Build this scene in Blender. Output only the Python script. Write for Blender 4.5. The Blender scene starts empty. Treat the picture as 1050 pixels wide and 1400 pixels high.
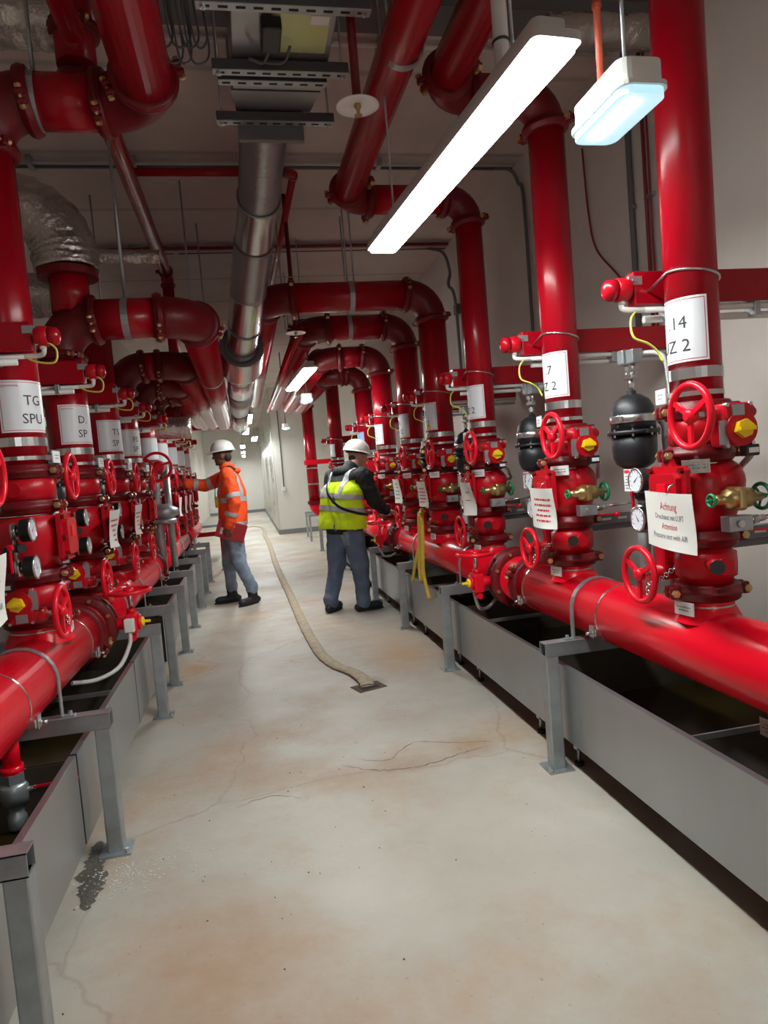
import bpy, bmesh, math, random
from mathutils import Vector, Matrix
random.seed(7)
PI = math.pi
S = bpy.context.scene
COL = S.collection

# ------------------------------------------------------------------ camera
CAM_H = 1.42
F_PX = 930.0
def camera():
    vp = Vector((337 - 525, 657 - 700, F_PX))                 # corridor direction seen by the lens
    y = vp.normalized()
    s = .083
    L = -(F_PX * F_PX) / (vp.x * s + vp.y)
    z = -Vector((s * L, L, F_PX)).normalized()
    z = (z - y * y.dot(z)).normalized()
    x = y.cross(z)
    right = Vector((x[0], y[0], z[0])); down = Vector((x[1], y[1], z[1])); fwd = Vector((x[2], y[2], z[2]))
    m = Matrix((right, -down, -fwd)).transposed().to_4x4()
    m.translation = (0, 0, CAM_H)
    cd = bpy.data.cameras.new('camera'); co = bpy.data.objects.new('camera', cd); COL.objects.link(co)
    cd.sensor_fit = 'VERTICAL'; cd.sensor_height = 36; cd.lens = F_PX / 1400 * 36
    cd.clip_start = .02; cd.clip_end = 120
    co.matrix_world = m
    S.camera = co
camera()

# ------------------------------------------------------------------ world, exposure
w = bpy.data.worlds.new('world'); S.world = w; w.use_nodes = True
w.node_tree.nodes['Background'].inputs[0].default_value = (.6, .62, .65, 1)
w.node_tree.nodes['Background'].inputs[1].default_value = .0
S.view_settings.view_transform = 'Standard'; S.view_settings.look = 'None'
S.view_settings.gamma = 1; S.view_settings.use_curve_mapping = False
S.view_settings.exposure = 0.0
LAMP_E = 85.0       # strength of a ceiling light lens
EMERG_E = .85

# ------------------------------------------------------------------ materials
def new_mat(name):
    m = bpy.data.materials.new(name); m.use_nodes = True
    nt = m.node_tree; b = nt.nodes['Principled BSDF']
    return m, nt, b
def N(nt, t, **k):
    n = nt.nodes.new(t)
    for a, v in k.items():
        if hasattr(n, a): setattr(n, a, v)
        else: n.inputs[a].default_value = v
    return n
def mat(name, col, rough=.5, metal=0, var=0.0, scale=8, bump=0.0, bscale=40, rvar=0.0, coat=0, stretch=None, emis=None, es=0, spec=.5, col2=None):
    m, nt, b = new_mat(name)
    b.inputs['Base Color'].default_value = (*col, 1); b.inputs['Roughness'].default_value = rough
    b.inputs['Metallic'].default_value = metal; b.inputs['Coat Weight'].default_value = coat
    b.inputs['Specular IOR Level'].default_value = spec
    L = nt.links.new
    if emis: b.inputs['Emission Color'].default_value = (*emis, 1); b.inputs['Emission Strength'].default_value = es
    if var or bump or rvar:
        tc = N(nt, 'ShaderNodeTexCoord')
        src = tc.outputs['Object']
        if stretch:
            mp = N(nt, 'ShaderNodeMapping'); mp.inputs['Scale'].default_value = stretch; L(src, mp.inputs[0]); src = mp.outputs[0]
        no = N(nt, 'ShaderNodeTexNoise'); no.inputs['Scale'].default_value = scale; no.inputs['Detail'].default_value = 5; L(src, no.inputs[0])
        if var:
            c2 = col2 or tuple(max(0, c * (1 - var)) for c in col)
            mx = N(nt, 'ShaderNodeMix', data_type='RGBA'); mx.inputs[6].default_value = (*c2, 1); mx.inputs[7].default_value = (*col, 1)
            cr = N(nt, 'ShaderNodeMapRange'); cr.inputs[1].default_value = .3; cr.inputs[2].default_value = .65
            L(no.outputs[0], cr.inputs[0]); L(cr.outputs[0], mx.inputs[0]); L(mx.outputs[2], b.inputs['Base Color'])
        if rvar:
            mr = N(nt, 'ShaderNodeMapRange'); mr.inputs[1].default_value = .3; mr.inputs[2].default_value = .7
            mr.inputs[3].default_value = max(.03, rough - rvar); mr.inputs[4].default_value = rough + rvar
            L(no.outputs[0], mr.inputs[0]); L(mr.outputs[0], b.inputs['Roughness'])
        if bump:
            n2 = N(nt, 'ShaderNodeTexNoise'); n2.inputs['Scale'].default_value = bscale; n2.inputs['Detail'].default_value = 4; L(src, n2.inputs[0])
            bp = N(nt, 'ShaderNodeBump'); bp.inputs['Strength'].default_value = bump; bp.inputs['Distance'].default_value = .01
            L(n2.outputs[0], bp.inputs['Height']); L(bp.outputs[0], b.inputs['Normal'])
    return m

M = {}
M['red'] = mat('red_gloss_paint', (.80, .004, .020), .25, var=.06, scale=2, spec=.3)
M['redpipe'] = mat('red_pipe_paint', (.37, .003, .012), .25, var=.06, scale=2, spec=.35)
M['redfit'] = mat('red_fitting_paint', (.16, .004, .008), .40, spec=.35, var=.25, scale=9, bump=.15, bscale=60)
M['redcast'] = mat('red_cast_paint', (.50, .004, .013), .32, spec=.3, var=.12, scale=9, bump=.08, bscale=90)
M['redwheel'] = mat('red_wheel_paint', (.74, .006, .022), .28, spec=.35, var=.06, scale=9)
M['galv'] = mat('galvanised_steel', (.44, .48, .50), .42, .75, var=.22, scale=14, bump=.05, bscale=60)
M['steel'] = mat('brushed_steel', (.60, .60, .60), .27, .95, var=.10, scale=10)
M['inox'] = mat('stainless_sheet', (.43, .45, .46), .33, .85, var=.14, scale=3, rvar=.03, stretch=(1, 1, .25))
M['duct'] = mat('duct_sheet', (.40, .40, .41), .36, .85, var=.12, scale=4)
M['brass'] = mat('brass', (.50, .36, .15), .33, .85, var=.3, scale=20)
M['zinc'] = mat('zinc_yellow_bolt', (.60, .42, .20), .35, .8)
M['black'] = mat('black_tank', (.012, .013, .016), .45, var=.3, scale=8, bump=.06, bscale=120)
M['blackp'] = mat('black_plastic', (.012, .012, .013), .4)
M['hole'] = mat('dark_cavity', (.01, .01, .01), .8)
M['green'] = mat('green_handwheel', (.01, .22, .09), .3, var=.2)
M['yellow'] = mat('yellow_plastic', (.85, .60, .01), .4)
M['white'] = mat('white_card', (.80, .80, .80), .55)
M['paper'] = mat('paper', (.78, .77, .73), .6, var=.08, scale=5, bump=.3, bscale=9)
M['label'] = mat('label_sheet', (.74, .76, .80), .3)
M['labelblue'] = mat('label_sheet_blue', (.36, .56, .85), .3)
M['ink'] = mat('ink_dark', (.03, .03, .035), .6)
M['inkred'] = mat('ink_red', (.55, .03, .05), .6)
M['inkgrey'] = mat('ink_grey', (.16, .16, .17), .6)
M['glass_dial'] = mat('dial_face', (.80, .82, .90), .25, coat=.6)
M['pvc'] = mat('grey_conduit', (.55, .55, .54), .4)
M['pvcd'] = mat('dark_conduit', (.13, .13, .135), .45)
M['pvcw'] = mat('white_conduit', (.70, .69, .66), .4)
M['cable'] = mat('grey_cable', (.10, .10, .11), .5)
M['cablered'] = mat('red_cable', (.22, .02, .03), .5)
M['earth'] = mat('yellow_green_cable', (.62, .62, .10), .45)
M['foil'] = mat('foil_wrap', (.66, .63, .60), .27, .95, var=.15, scale=14, bump=1.0, bscale=38)
M['orangepipe'] = mat('orange_red_tube', (.62, .10, .05), .4)
M['lampbody'] = mat('lamp_housing', (.50, .50, .50), .5)
M['lampwhite'] = mat('emergency_lamp_housing', (.72, .72, .70), .4)
M['lens'] = mat('lit_lens', (.9, .9, .9), .4, emis=(.95, 1.0, .975), es=LAMP_E)
M['lens_e'] = mat('lit_emergency_lens', (.8, .9, .95), .3, emis=(.42, .82, 1.0), es=EMERG_E)
M['lens_t'] = mat('lit_emergency_tube', (.9, .95, .95), .3, emis=(.86, .95, 1.0), es=EMERG_E * 50)
M['hose'] = mat('fire_hose', (.56, .47, .33), .8, var=.3, scale=25, bump=.3, bscale=150)
M['strap'] = mat('yellow_strap', (.72, .52, .06), .55, var=.15, scale=30)
M['rust'] = mat('rusty_drain', (.14, .085, .05), .9, var=.5, scale=30)
M['skin1'] = mat('skin_dark', (.16, .075, .045), .55)
M['skin2'] = mat('skin_light', (.52, .27, .20), .5)
M['hivizo'] = mat('orange_jacket_cloth', (.95, .085, .008), .75, var=.15, scale=7, bump=.5, bscale=22)
M['hivizy'] = mat('yellow_vest_cloth', (.66, .92, .01), .75, var=.08, scale=7, bump=.4, bscale=20)
M['tape'] = mat('reflective_tape', (.40, .41, .42), .5, var=.15, scale=20)
M['blackcloth'] = mat('black_jacket_cloth', (.012, .012, .014), .8, var=.3, scale=8, bump=.5, bscale=22)
M['jeans'] = mat('blue_denim', (.13, .18, .28), .85, var=.35, scale=7, bump=.5, bscale=25)
M['jeansl'] = mat('washed_denim', (.27, .35, .46), .85, var=.5, scale=6, bump=.5, bscale=25)
M['boot'] = mat('black_boot', (.014, .014, .016), .55, bump=.2, bscale=60)
M['helmet'] = mat('white_hard_hat', (.72, .70, .66), .35, var=.1, scale=15)
M['hair'] = mat('dark_hair', (.02, .014, .010), .7)
M['clip'] = mat('red_folder', (.36, .02, .03), .45)
M['blue'] = mat('blue_handle', (.03, .08, .35), .4)
M['rubber'] = mat('rubber_foot', (.02, .02, .02), .7)
M['ygsheen'] = mat('yellow_green_sheen_plate', (.55, .57, .28), .3, .5)  # yellowish reflection on the metal cover, put in as a tint
M['railshade'] = mat('shaded_rail_steel', (.10, .10, .11), .5, .6)  # darkness of the unlit rail sides, put into the colour
M['baseb'] = mat('grey_skirting_paint', (.20, .21, .22), .5)
M['panel'] = mat('pale_metal_panel', (.52, .51, .47), .3, .35, rvar=.04, scale=2, var=.04)

def concrete(name, c1, c2, rough, scale, bump, cracks=False, board=0):
    m, nt, b = new_mat(name); L = nt.links.new
    tc = N(nt, 'ShaderNodeTexCoord'); src = tc.outputs['Object']
    n1 = N(nt, 'ShaderNodeTexNoise'); n1.inputs['Scale'].default_value = scale; n1.inputs['Detail'].default_value = 8; n1.inputs['Roughness'].default_value = .65; L(src, n1.inputs[0])
    mx = N(nt, 'ShaderNodeMix', data_type='RGBA'); mx.inputs[6].default_value = (*c1, 1); mx.inputs[7].default_value = (*c2, 1)
    mr = N(nt, 'ShaderNodeMapRange'); mr.inputs[1].default_value = .3; mr.inputs[2].default_value = .7; L(n1.outputs[0], mr.inputs[0]); L(mr.outputs[0], mx.inputs[0])
    col = mx.outputs[2]
    n2 = N(nt, 'ShaderNodeTexNoise'); n2.inputs['Scale'].default_value = scale * 22; n2.inputs['Detail'].default_value = 4; L(src, n2.inputs[0])
    hgt = n2.outputs[0]
    b.inputs['Roughness'].default_value = rough
    if cracks:
        # rust-brown staining and fine dark specks with shapes of their own
        n3 = N(nt, 'ShaderNodeTexNoise'); n3.inputs['Scale'].default_value = 1.15; n3.inputs['Detail'].default_value = 6; n3.inputs['Roughness'].default_value = .7
        mp = N(nt, 'ShaderNodeMapping'); mp.inputs['Location'].default_value = (3.1, 7.7, 0); L(src, mp.inputs[0]); L(mp.outputs[0], n3.inputs[0])
        r3 = N(nt, 'ShaderNodeMapRange'); r3.inputs[1].default_value = .46; r3.inputs[2].default_value = .72; r3.inputs[4].default_value = .75; L(n3.outputs[0], r3.inputs[0])
        m3 = N(nt, 'ShaderNodeMix', data_type='RGBA'); m3.inputs[7].default_value = (.42, .25, .135, 1); L(col, m3.inputs[6]); L(r3.outputs[0], m3.inputs[0]); col = m3.outputs[2]
        for (sx, sy, ax, ay, st, sc) in ((-.52, 5.35, .30, .45, .9, (.45, .24, .08)), (.68, 4.42, .16, .22, .95, (.20, .12, .06)), (.98, 3.22, .22, .16, .7, (.36, .21, .11)), (-.25, 1.95, .50, .55, .6, (.40, .23, .12)), (1.05, 5.2, .35, .9, .7, (.50, .33, .18)), (.62, 3.12, .5, .12, .45, (.30, .19, .11))):
            q = N(nt, 'ShaderNodeMapping', vector_type='POINT'); q.inputs['Location'].default_value = (-sx / ax, -sy / ay, 0); q.inputs['Scale'].default_value = (1 / ax, 1 / ay, 0); L(src, q.inputs[0])
            le = N(nt, 'ShaderNodeVectorMath', operation='LENGTH'); L(q.outputs[0], le.inputs[0])
            ad = N(nt, 'ShaderNodeMath', operation='MULTIPLY_ADD'); L(n1.outputs[0], ad.inputs[0]); ad.inputs[1].default_value = 1.6; L(le.outputs['Value'], ad.inputs[2])
            rs = N(nt, 'ShaderNodeMapRange'); rs.inputs[1].default_value = .75; rs.inputs[2].default_value = 1.75; rs.inputs[3].default_value = st; rs.inputs[4].default_value = 0; L(ad.outputs[0], rs.inputs[0])
            ms = N(nt, 'ShaderNodeMix', data_type='RGBA'); ms.inputs[7].default_value = (*sc, 1); L(col, ms.inputs[6]); L(rs.outputs[0], ms.inputs[0]); col = ms.outputs[2]
        n4 = N(nt, 'ShaderNodeTexNoise'); n4.inputs['Scale'].default_value = 60; n4.inputs['Detail'].default_value = 3; L(src, n4.inputs[0])
        r4 = N(nt, 'ShaderNodeMapRange'); r4.inputs[1].default_value = .68; r4.inputs[2].default_value = .78; r4.inputs[4].default_value = .55; L(n4.outputs[0], r4.inputs[0])
        m4 = N(nt, 'ShaderNodeMix', data_type='RGBA'); m4.inputs[7].default_value = (.16, .13, .10, 1); L(col, m4.inputs[6]); L(r4.outputs[0], m4.inputs[0]); col = m4.outputs[2]
        # hairline cracks: edges of big warped cells, shown only here and there
        vw = N(nt, 'ShaderNodeTexNoise'); vw.inputs['Scale'].default_value = 2.2; vw.inputs['Detail'].default_value = 6; L(src, vw.inputs[0])
        av = N(nt, 'ShaderNodeMix', data_type='RGBA'); av.inputs[0].default_value = .28; L(src, av.inputs[6]); L(vw.outputs[1], av.inputs[7])
        vo = N(nt, 'ShaderNodeTexVoronoi', feature='DISTANCE_TO_EDGE'); vo.inputs['Scale'].default_value = .75; L(av.outputs[2], vo.inputs[0])
        r5 = N(nt, 'ShaderNodeMapRange'); r5.inputs[1].default_value = .0; r5.inputs[2].default_value = .006; r5.inputs[3].default_value = .5; r5.inputs[4].default_value = 0; L(vo.outputs[0], r5.inputs[0])
        mu = N(nt, 'ShaderNodeMath', operation='MULTIPLY'); L(r5.outputs[0], mu.inputs[0]); L(mr.outputs[0], mu.inputs[1])
        m5 = N(nt, 'ShaderNodeMix', data_type='RGBA'); m5.inputs[7].default_value = (.20, .12, .07, 1); L(col, m5.inputs[6]); L(mu.outputs[0], m5.inputs[0]); col = m5.outputs[2]
        rr = N(nt, 'ShaderNodeMapRange'); rr.inputs[1].default_value = .3; rr.inputs[2].default_value = .7; rr.inputs[3].default_value = rough - .14; rr.inputs[4].default_value = rough + .12
        L(n3.outputs[0], rr.inputs[0]); L(rr.outputs[0], b.inputs['Roughness'])
    if board:
        wv = N(nt, 'ShaderNodeTexWave', bands_direction='Y'); wv.inputs['Scale'].default_value = board; wv.inputs['Distortion'].default_value = .15
        L(src, wv.inputs[0])
        rb = N(nt, 'ShaderNodeMapRange'); rb.inputs[1].default_value = 0; rb.inputs[2].default_value = .012; rb.inputs[3].default_value = .35; rb.inputs[4].default_value = 0; L(wv.outputs[1], rb.inputs[0])
        m6 = N(nt, 'ShaderNodeMix', data_type='RGBA'); m6.inputs[7].default_value = (.10, .09, .08, 1); L(col, m6.inputs[6]); L(rb.outputs[0], m6.inputs[0]); col = m6.outputs[2]
    L(col, b.inputs['Base Color'])
    bp = N(nt, 'ShaderNodeBump'); bp.inputs['Strength'].default_value = bump; bp.inputs['Distance'].default_value = .004
    L(hgt, bp.inputs['Height']); L(bp.outputs[0], b.inputs['Normal'])
    return m
M['floor'] = concrete('floor_concrete', (.40, .37, .315), (.53, .50, .44), .55, 1.3, .25, cracks=True)
M['wall'] = concrete('wall_concrete', (.56, .52, .475), (.66, .62, .57), .75, 1.1, .3)
M['wallpale'] = concrete('pale_wall_paint', (.64, .625, .58), (.70, .685, .64), .6, .8, .15)
M['ceil'] = concrete('ceiling_concrete', (.52, .45, .42), (.68, .60, .56), .8, 1.0, .35, board=.32)
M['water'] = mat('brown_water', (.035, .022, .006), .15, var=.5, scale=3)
M['traydark'] = mat('dark_tray_lining', (.055, .042, .028), .5, var=.4, scale=5)  # dark brown for the inner faces of the drip trays
M['gravel'] = mat('damp_patch', (.15, .135, .115), .45, var=.4, scale=60, bump=.5, bscale=120)
M['chip'] = mat('paint_chip', (.72, .70, .65), .6)
M['chipd'] = mat('dark_grit', (.10, .07, .05), .8)

# ------------------------------------------------------------------ mesh builder
def basis(d):
    d = Vector(d).normalized()
    a = Vector((0, 0, 1)) if abs(d.z) < .9 else Vector((1, 0, 0))
    u = a.cross(d).normalized(); v = d.cross(u)
    return u, v, d
class MB:
    def __init__(s): s.v = []; s.f = []; s.sm = []
    def add(s, vs, fs, smooth=True):
        o = len(s.v); s.v += [tuple(p) for p in vs]; s.f += [tuple(i + o for i in f) for f in fs]
        s.sm += [smooth] * len(fs); return s
    def box(s, c, size, rz=0, m=None, bev=0):
        hx, hy, hz = size[0] / 2, size[1] / 2, size[2] / 2
        R = m or Matrix.Rotation(rz, 3, 'Z'); c = Vector(c)
        if bev:
            b = min(bev, hx * .9, hy * .9, hz * .9); vs = []; fs = []
            bm = bmesh.new(); bmesh.ops.create_cube(bm, size=1)
            for q in bm.verts: q.co = Vector((q.co.x * 2 * hx, q.co.y * 2 * hy, q.co.z * 2 * hz))
            bmesh.ops.bevel(bm, geom=list(bm.edges), offset=b, segments=2, affect='EDGES', profile=.5)
            bm.verts.index_update()
            vs = [c + R @ q.co for q in bm.verts]; fs = [[q.index for q in f.verts] for f in bm.faces]; bm.free()
            return s.add(vs, fs, False)
        vs = [c + R @ Vector((x * hx, y * hy, z * hz)) for z in (-1, 1) for y in (-1, 1) for x in (-1, 1)]
        fs = [(0, 2, 3, 1), (4, 5, 7, 6), (0, 1, 5, 4), (2, 6, 7, 3), (0, 4, 6, 2), (1, 3, 7, 5)]
        return s.add(vs, fs, False)
    def lathe(s, prof, p0=(0, 0, 0), d=(0, 0, 1), n=24, cap=True, smooth=True, sy=1.0, closed=False):
        u, v, d = basis(d); p0 = Vector(p0); vs = []
        for (r, h) in prof:
            for i in range(n):
                a = 2 * PI * i / n
                vs.append(p0 + d * h + (u * math.cos(a) + v * math.sin(a) * sy) * r)
        fs = []; k = len(prof)
        for j in range(k if closed else k - 1):
            j2 = (j + 1) % k
            for i in range(n):
                i2 = (i + 1) % n
                fs.append((j * n + i, j * n + i2, j2 * n + i2, j2 * n + i))
        s.add(vs, fs, smooth)
        if cap and not closed:
            o = len(s.v) - len(vs)
            s.f.append(tuple(o + i for i in reversed(range(n)))); s.f.append(tuple(o + (k - 1) * n + i for i in range(n)))
            s.sm += [False, False]
        return s
    def cyl(s, p0, p1, r, r1=None, n=16, cap=True, smooth=True):
        p0 = Vector(p0); p1 = Vector(p1); d = p1 - p0
        return s.lathe([(r, 0), (r if r1 is None else r1, d.length)], p0, d, n, cap, smooth)
    def ring(s, c, d, ro, ri, w, n=28):        # flat annular band with a hole
        return s.lathe([(ri, -w / 2), (ro, -w / 2), (ro, w / 2), (ri, w / 2)], c, d, n, closed=True, smooth=False)
    def torus(s, c, d, R, r, n=32, k=8, arc=None, sx=1.0):
        u, v, d = basis(d); c = Vector(c); vs = []
        full = arc is None
        a0, a1 = (0, 2 * PI) if full else arc
        cnt = n if full else n + 1
        for i in range(cnt):
            a = a0 + (a1 - a0) * i / n; e = u * math.cos(a) + v * math.sin(a)
            for j in range(k):
                b = 2 * PI * j / k
                vs.append(c + e * (R + r * math.cos(b)) + d * r * math.sin(b) * sx)
        fs = []
        for i in range(n):
            i2 = (i + 1) % cnt if full else i + 1
            for j in range(k):
                j2 = (j + 1) % k
                fs.append((i * k + j, i2 * k + j, i2 * k + j2, i * k + j2))
        return s.add(vs, fs)
    def tube(s, pts, r, n=10, cap=True, flat=None):
        pts = [Vector(p) for p in pts]; k = len(pts)
        rs = r if isinstance(r, (list, tuple)) else [r] * k
        t = [(pts[min(i + 1, k - 1)] - pts[max(i - 1, 0)]).normalized() for i in range(k)]
        u, v, _ = basis(t[0]); vs = []
        for i in range(k):
            u = (u - t[i] * u.dot(t[i])).normalized(); v = t[i].cross(u)
            for j in range(n):
                a = 2 * PI * j / n
                vs.append(pts[i] + (u * math.cos(a) * (flat[0] if flat else 1) + v * math.sin(a) * (flat[1] if flat else 1)) * rs[i])
        fs = [(i * n + j, i * n + (j + 1) % n, (i + 1) * n + (j + 1) % n, (i + 1) * n + j) for i in range(k - 1) for j in range(n)]
        s.add(vs, fs)
        if cap:
            o = len(s.v) - len(vs)
            s.f.append(tuple(o + j for j in reversed(range(n)))); s.f.append(tuple(o + (k - 1) * n + j for j in range(n))); s.sm += [False, False]
        return s
    def strip(s, pts, wdir, w, t):              # a flat bar of width w (along wdir) and thickness t, swept along pts
        pts = [Vector(p) for p in pts]; k = len(pts); wd = Vector(wdir).normalized(); vs = []
        for i in range(k):
            tg = (pts[min(i + 1, k - 1)] - pts[max(i - 1, 0)]).normalized(); nn = tg.cross(wd).normalized()
            for a, b in ((-1, -1), (1, -1), (1, 1), (-1, 1)): vs.append(pts[i] + wd * a * w / 2 + nn * b * t / 2)
        fs = [(i * 4 + j, i * 4 + (j + 1) % 4, (i + 1) * 4 + (j + 1) % 4, (i + 1) * 4 + j) for i in range(k - 1) for j in range(4)]
        fs += [(3, 2, 1, 0), tuple((k - 1) * 4 + j for j in range(4))]
        return s.add(vs, fs, False)
    def sphere(s, c, r, n=14, k=9, sc=(1, 1, 1)):
        c = Vector(c); vs = []
        for j in range(1, k):
            b = PI * j / k
            for i in range(n):
                a = 2 * PI * i / n
                vs.append(c + Vector((math.sin(b) * math.cos(a) * sc[0], math.sin(b) * math.sin(a) * sc[1], math.cos(b) * sc[2])) * r)
        fs = [(j * n + i, (j + 1) * n + i, (j + 1) * n + (i + 1) % n, j * n + (i + 1) % n) for j in range(k - 2) for i in range(n)]
        o = len(vs); vs += [c + Vector((0, 0, r * sc[2])), c - Vector((0, 0, r * sc[2]))]
        fs += [(o, i, (i + 1) % n) for i in range(n)] + [(o + 1, (k - 2) * n + (i + 1) % n, (k - 2) * n + i) for i in range(n)]
        return s.add(vs, fs)
    def prism(s, poly, p0, u, v, depth, smooth=False):   # polygon in (u,v) plane at p0, extruded along u x v
        u = Vector(u).normalized(); v = Vector(v).normalized(); d = u.cross(v); p0 = Vector(p0); n = len(poly)
        vs = [p0 + u * a + v * b for a, b in poly] + [p0 + u * a + v * b + d * depth for a, b in poly]
        fs = [tuple(reversed(range(n))), tuple(range(n, 2 * n))] + [(i, (i + 1) % n, n + (i + 1) % n, n + i) for i in range(n)]
        return s.add(vs, fs, smooth)
    def mesh(s, name, material, off=(0, 0, 0)):
        me = bpy.data.meshes.new(name)
        o = Vector(off)
        me.from_pydata([tuple(Vector(p) - o) for p in s.v], [], s.f)
        me.polygons.foreach_set('use_smooth', s.sm)
        me.materials.append(M[material] if isinstance(material, str) else material)
        me.update(); return me
def link(name, data, parent=None):
    o = bpy.data.objects.new(name, data); COL.objects.link(o)
    if parent is not None: o.parent = parent
    return o
def tag(o, label, cat, group=None):
    o['label'] = label; o['category'] = cat
    if group: o['group'] = group
    return o
def struct(name, mb, material, parent=None, label=None):
    o = link(name, mb.mesh(name, material), parent)
    if parent is None: o['kind'] = 'structure'
    if label: o['label'] = label
    return o
# a thing definition: (name, base point, [(part name, mesh, [(sub name, mesh)...], label)])
class Def:
    def __init__(s, name, base): s.name = name; s.base = Vector(base); s.parts = []
    def part(s, name, mb, material, label=None):
        e = [name, mb.mesh(name, material, s.base), [], label]; s.parts.append(e); return e
    def sub(s, e, name, mb, material): e[2].append((name, mb.mesh(name, material, s.base)))
    STUFF = ('bolt', 'print', 'needle', 'lettering', 'border', 'brand_print', 'chain')
    def place(s, at, rz, label, cat, group=None, subs=True, skip=()):
        R = Matrix.Rotation(rz, 3, 'Z')
        root = link(s.name, None); root.location = Vector(at) + R @ s.base; root.rotation_euler = (0, 0, rz)
        root.empty_display_size = .05
        tag(root, label, cat, group)
        for nm, me, sb, lb in s.parts:
            if nm in skip: continue
            p = link(nm, me, root)
            if lb: p['label'] = lb
            if subs:
                for sn, sm in sb:
                    q = link(sn, sm, p)
                    if sn in s.STUFF: q['kind'] = 'stuff'
            if nm in s.STUFF: p['kind'] = 'stuff'
        return root
def thing(name, loc, label, cat, group=None, rz=0):
    o = link(name, None); o.location = loc; o.rotation_euler = (0, 0, rz); o.empty_display_size = .05
    return tag(o, label, cat, group)
def part(root, name, mb, material, label=None):          # world coordinates in, parented to an unrotated root
    base = Vector(root.location)
    p = root.parent
    while p is not None: base += Vector(p.location); p = p.parent
    o = link(name, mb.mesh(name, material, base), root)
    if label: o['label'] = label
    return o
def single(name, mb, material, label, cat, group=None, base=None):
    vs = mb.v
    if base is None:
        base = (sum(p[0] for p in vs) / len(vs), sum(p[1] for p in vs) / len(vs), min(p[2] for p in vs))
    o = link(name, mb.mesh(name, material, base)); o.location = base
    return tag(o, label, cat, group)

def fillet(pts, R, seg=8):
    """straights and arcs of a pipe route: list of ('s', [a,b]) and ('e', [...])"""
    pts = [Vector(p) for p in pts]; out = []; cur = pts[0]
    for i in range(1, len(pts) - 1):
        a = (pts[i - 1] - pts[i]).normalized(); b = (pts[i + 1] - pts[i]).normalized()
        ang = math.acos(max(-1, min(1, a.dot(b)))); t = R / math.tan(ang / 2)
        s0 = pts[i] + a * t; s1 = pts[i] + b * t
        c = pts[i] + (a + b).normalized() * (R / math.sin(ang / 2))
        out.append(('s', [cur, s0]))
        e0 = s0 - c; e1 = s1 - c; tot = e0.angle(e1); ax = e0.cross(e1).normalized()
        out.append(('e', [c + Matrix.Rotation(tot * k / seg, 3, ax) @ e0 for k in range(seg + 1)])); cur = s1
    out.append(('s', [cur, pts[-1]]))
    return out
def smooth_path(pts, n=6):
    P = [Vector(p) for p in pts]; P = [P[0] * 2 - P[1]] + P + [P[-1] * 2 - P[-2]]; out = []
    for i in range(1, len(P) - 2):
        for k in range(n):
            t = k / n
            out.append(.5 * ((2 * P[i]) + (P[i + 1] - P[i - 1]) * t + (2 * P[i - 1] - 5 * P[i] + 4 * P[i + 1] - P[i + 2]) * t * t + (3 * P[i] - P[i - 1] - 3 * P[i + 1] + P[i + 2]) * t ** 3))
    out.append(P[-2]); return out

# text as mesh
_tc = {}
def text_geo(s, size, align='CENTER'):
    key = (s, size, align)
    if key in _tc: return _tc[key]
    cu = bpy.data.curves.new('t', 'FONT'); cu.body = s; cu.size = size; cu.align_x = align; cu.resolution_u = 2
    o = bpy.data.objects.new('t', cu); COL.objects.link(o)
    dg = bpy.context.evaluated_depsgraph_get(); me = bpy.data.meshes.new_from_object(o.evaluated_get(dg))
    bm = bmesh.new(); bm.from_mesh(me); xs = [v.co.x for v in bm.verts]; q = min(xs) + .008
    while q < max(xs):
        bmesh.ops.bisect_plane(bm, geom=list(bm.verts) + list(bm.edges) + list(bm.faces), plane_co=(q, 0, 0), plane_no=(1, 0, 0)); q += .008
    bm.to_mesh(me); bm.free()
    r = ([tuple(v.co) for v in me.vertices], [tuple(p.vertices) for p in me.polygons])
    bpy.data.objects.remove(o); bpy.data.curves.remove(cu); bpy.data.meshes.remove(me)
    _tc[key] = r; return r
def flat_text(mb, s, size, p0, u, v, align='CENTER'):
    vs, fs = text_geo(s, size, align); p0 = Vector(p0); u = Vector(u); v = Vector(v)
    mb.add([p0 + u * a[0] + v * a[1] for a in vs], fs, False); return mb
def scribble(mb, p0, u, v, w, h, lines, seed=1, fill=.5):
    """rows of tiny printed words too small to read"""
    rd = random.Random(seed); p0 = Vector(p0); u = Vector(u); v = Vector(v)
    for k in range(lines):
        y = h * (.5 - (k + .5) / lines); ln = w * rd.uniform(.6, 1.0); x = -ln / 2
        while x < ln / 2:
            ww = min(rd.uniform(.08, .22) * w, ln / 2 - x); hh = h / lines * fill
            mb.add([p0 + u * (x) + v * (y - hh / 2), p0 + u * (x + ww) + v * (y - hh / 2), p0 + u * (x + ww) + v * (y + hh / 2), p0 + u * x + v * (y + hh / 2)], [(0, 1, 2, 3)], False)
            x += ww + .03 * w
    return mb
ORD = ['nearest', 'second', 'third', 'fourth', 'fifth', 'sixth', 'seventh', 'eighth', 'ninth', 'tenth', 'eleventh', 'twelfth']
# ------------------------------------------------------------------ layout
XR, XL = 1.52, -.92            # axes of the two headers (and of the risers above them)
ZH, RH = .715, .132            # header height and radius
WR, WL, CZ = 2.25, -1.68, 3.67 # right wall, left wall, ceiling
YEND, YC, XC = 30.5, 17.2, .71 # far wall, wall corner
STR = [2.07, 3.05, 4.19, 5.17, 6.08, 7.26, 8.44, 11.3]
STL = [2.12, 3.10, 4.0, 4.95, 5.8, 6.9, 7.8, 8.8, 9.8, 10.8]

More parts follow.
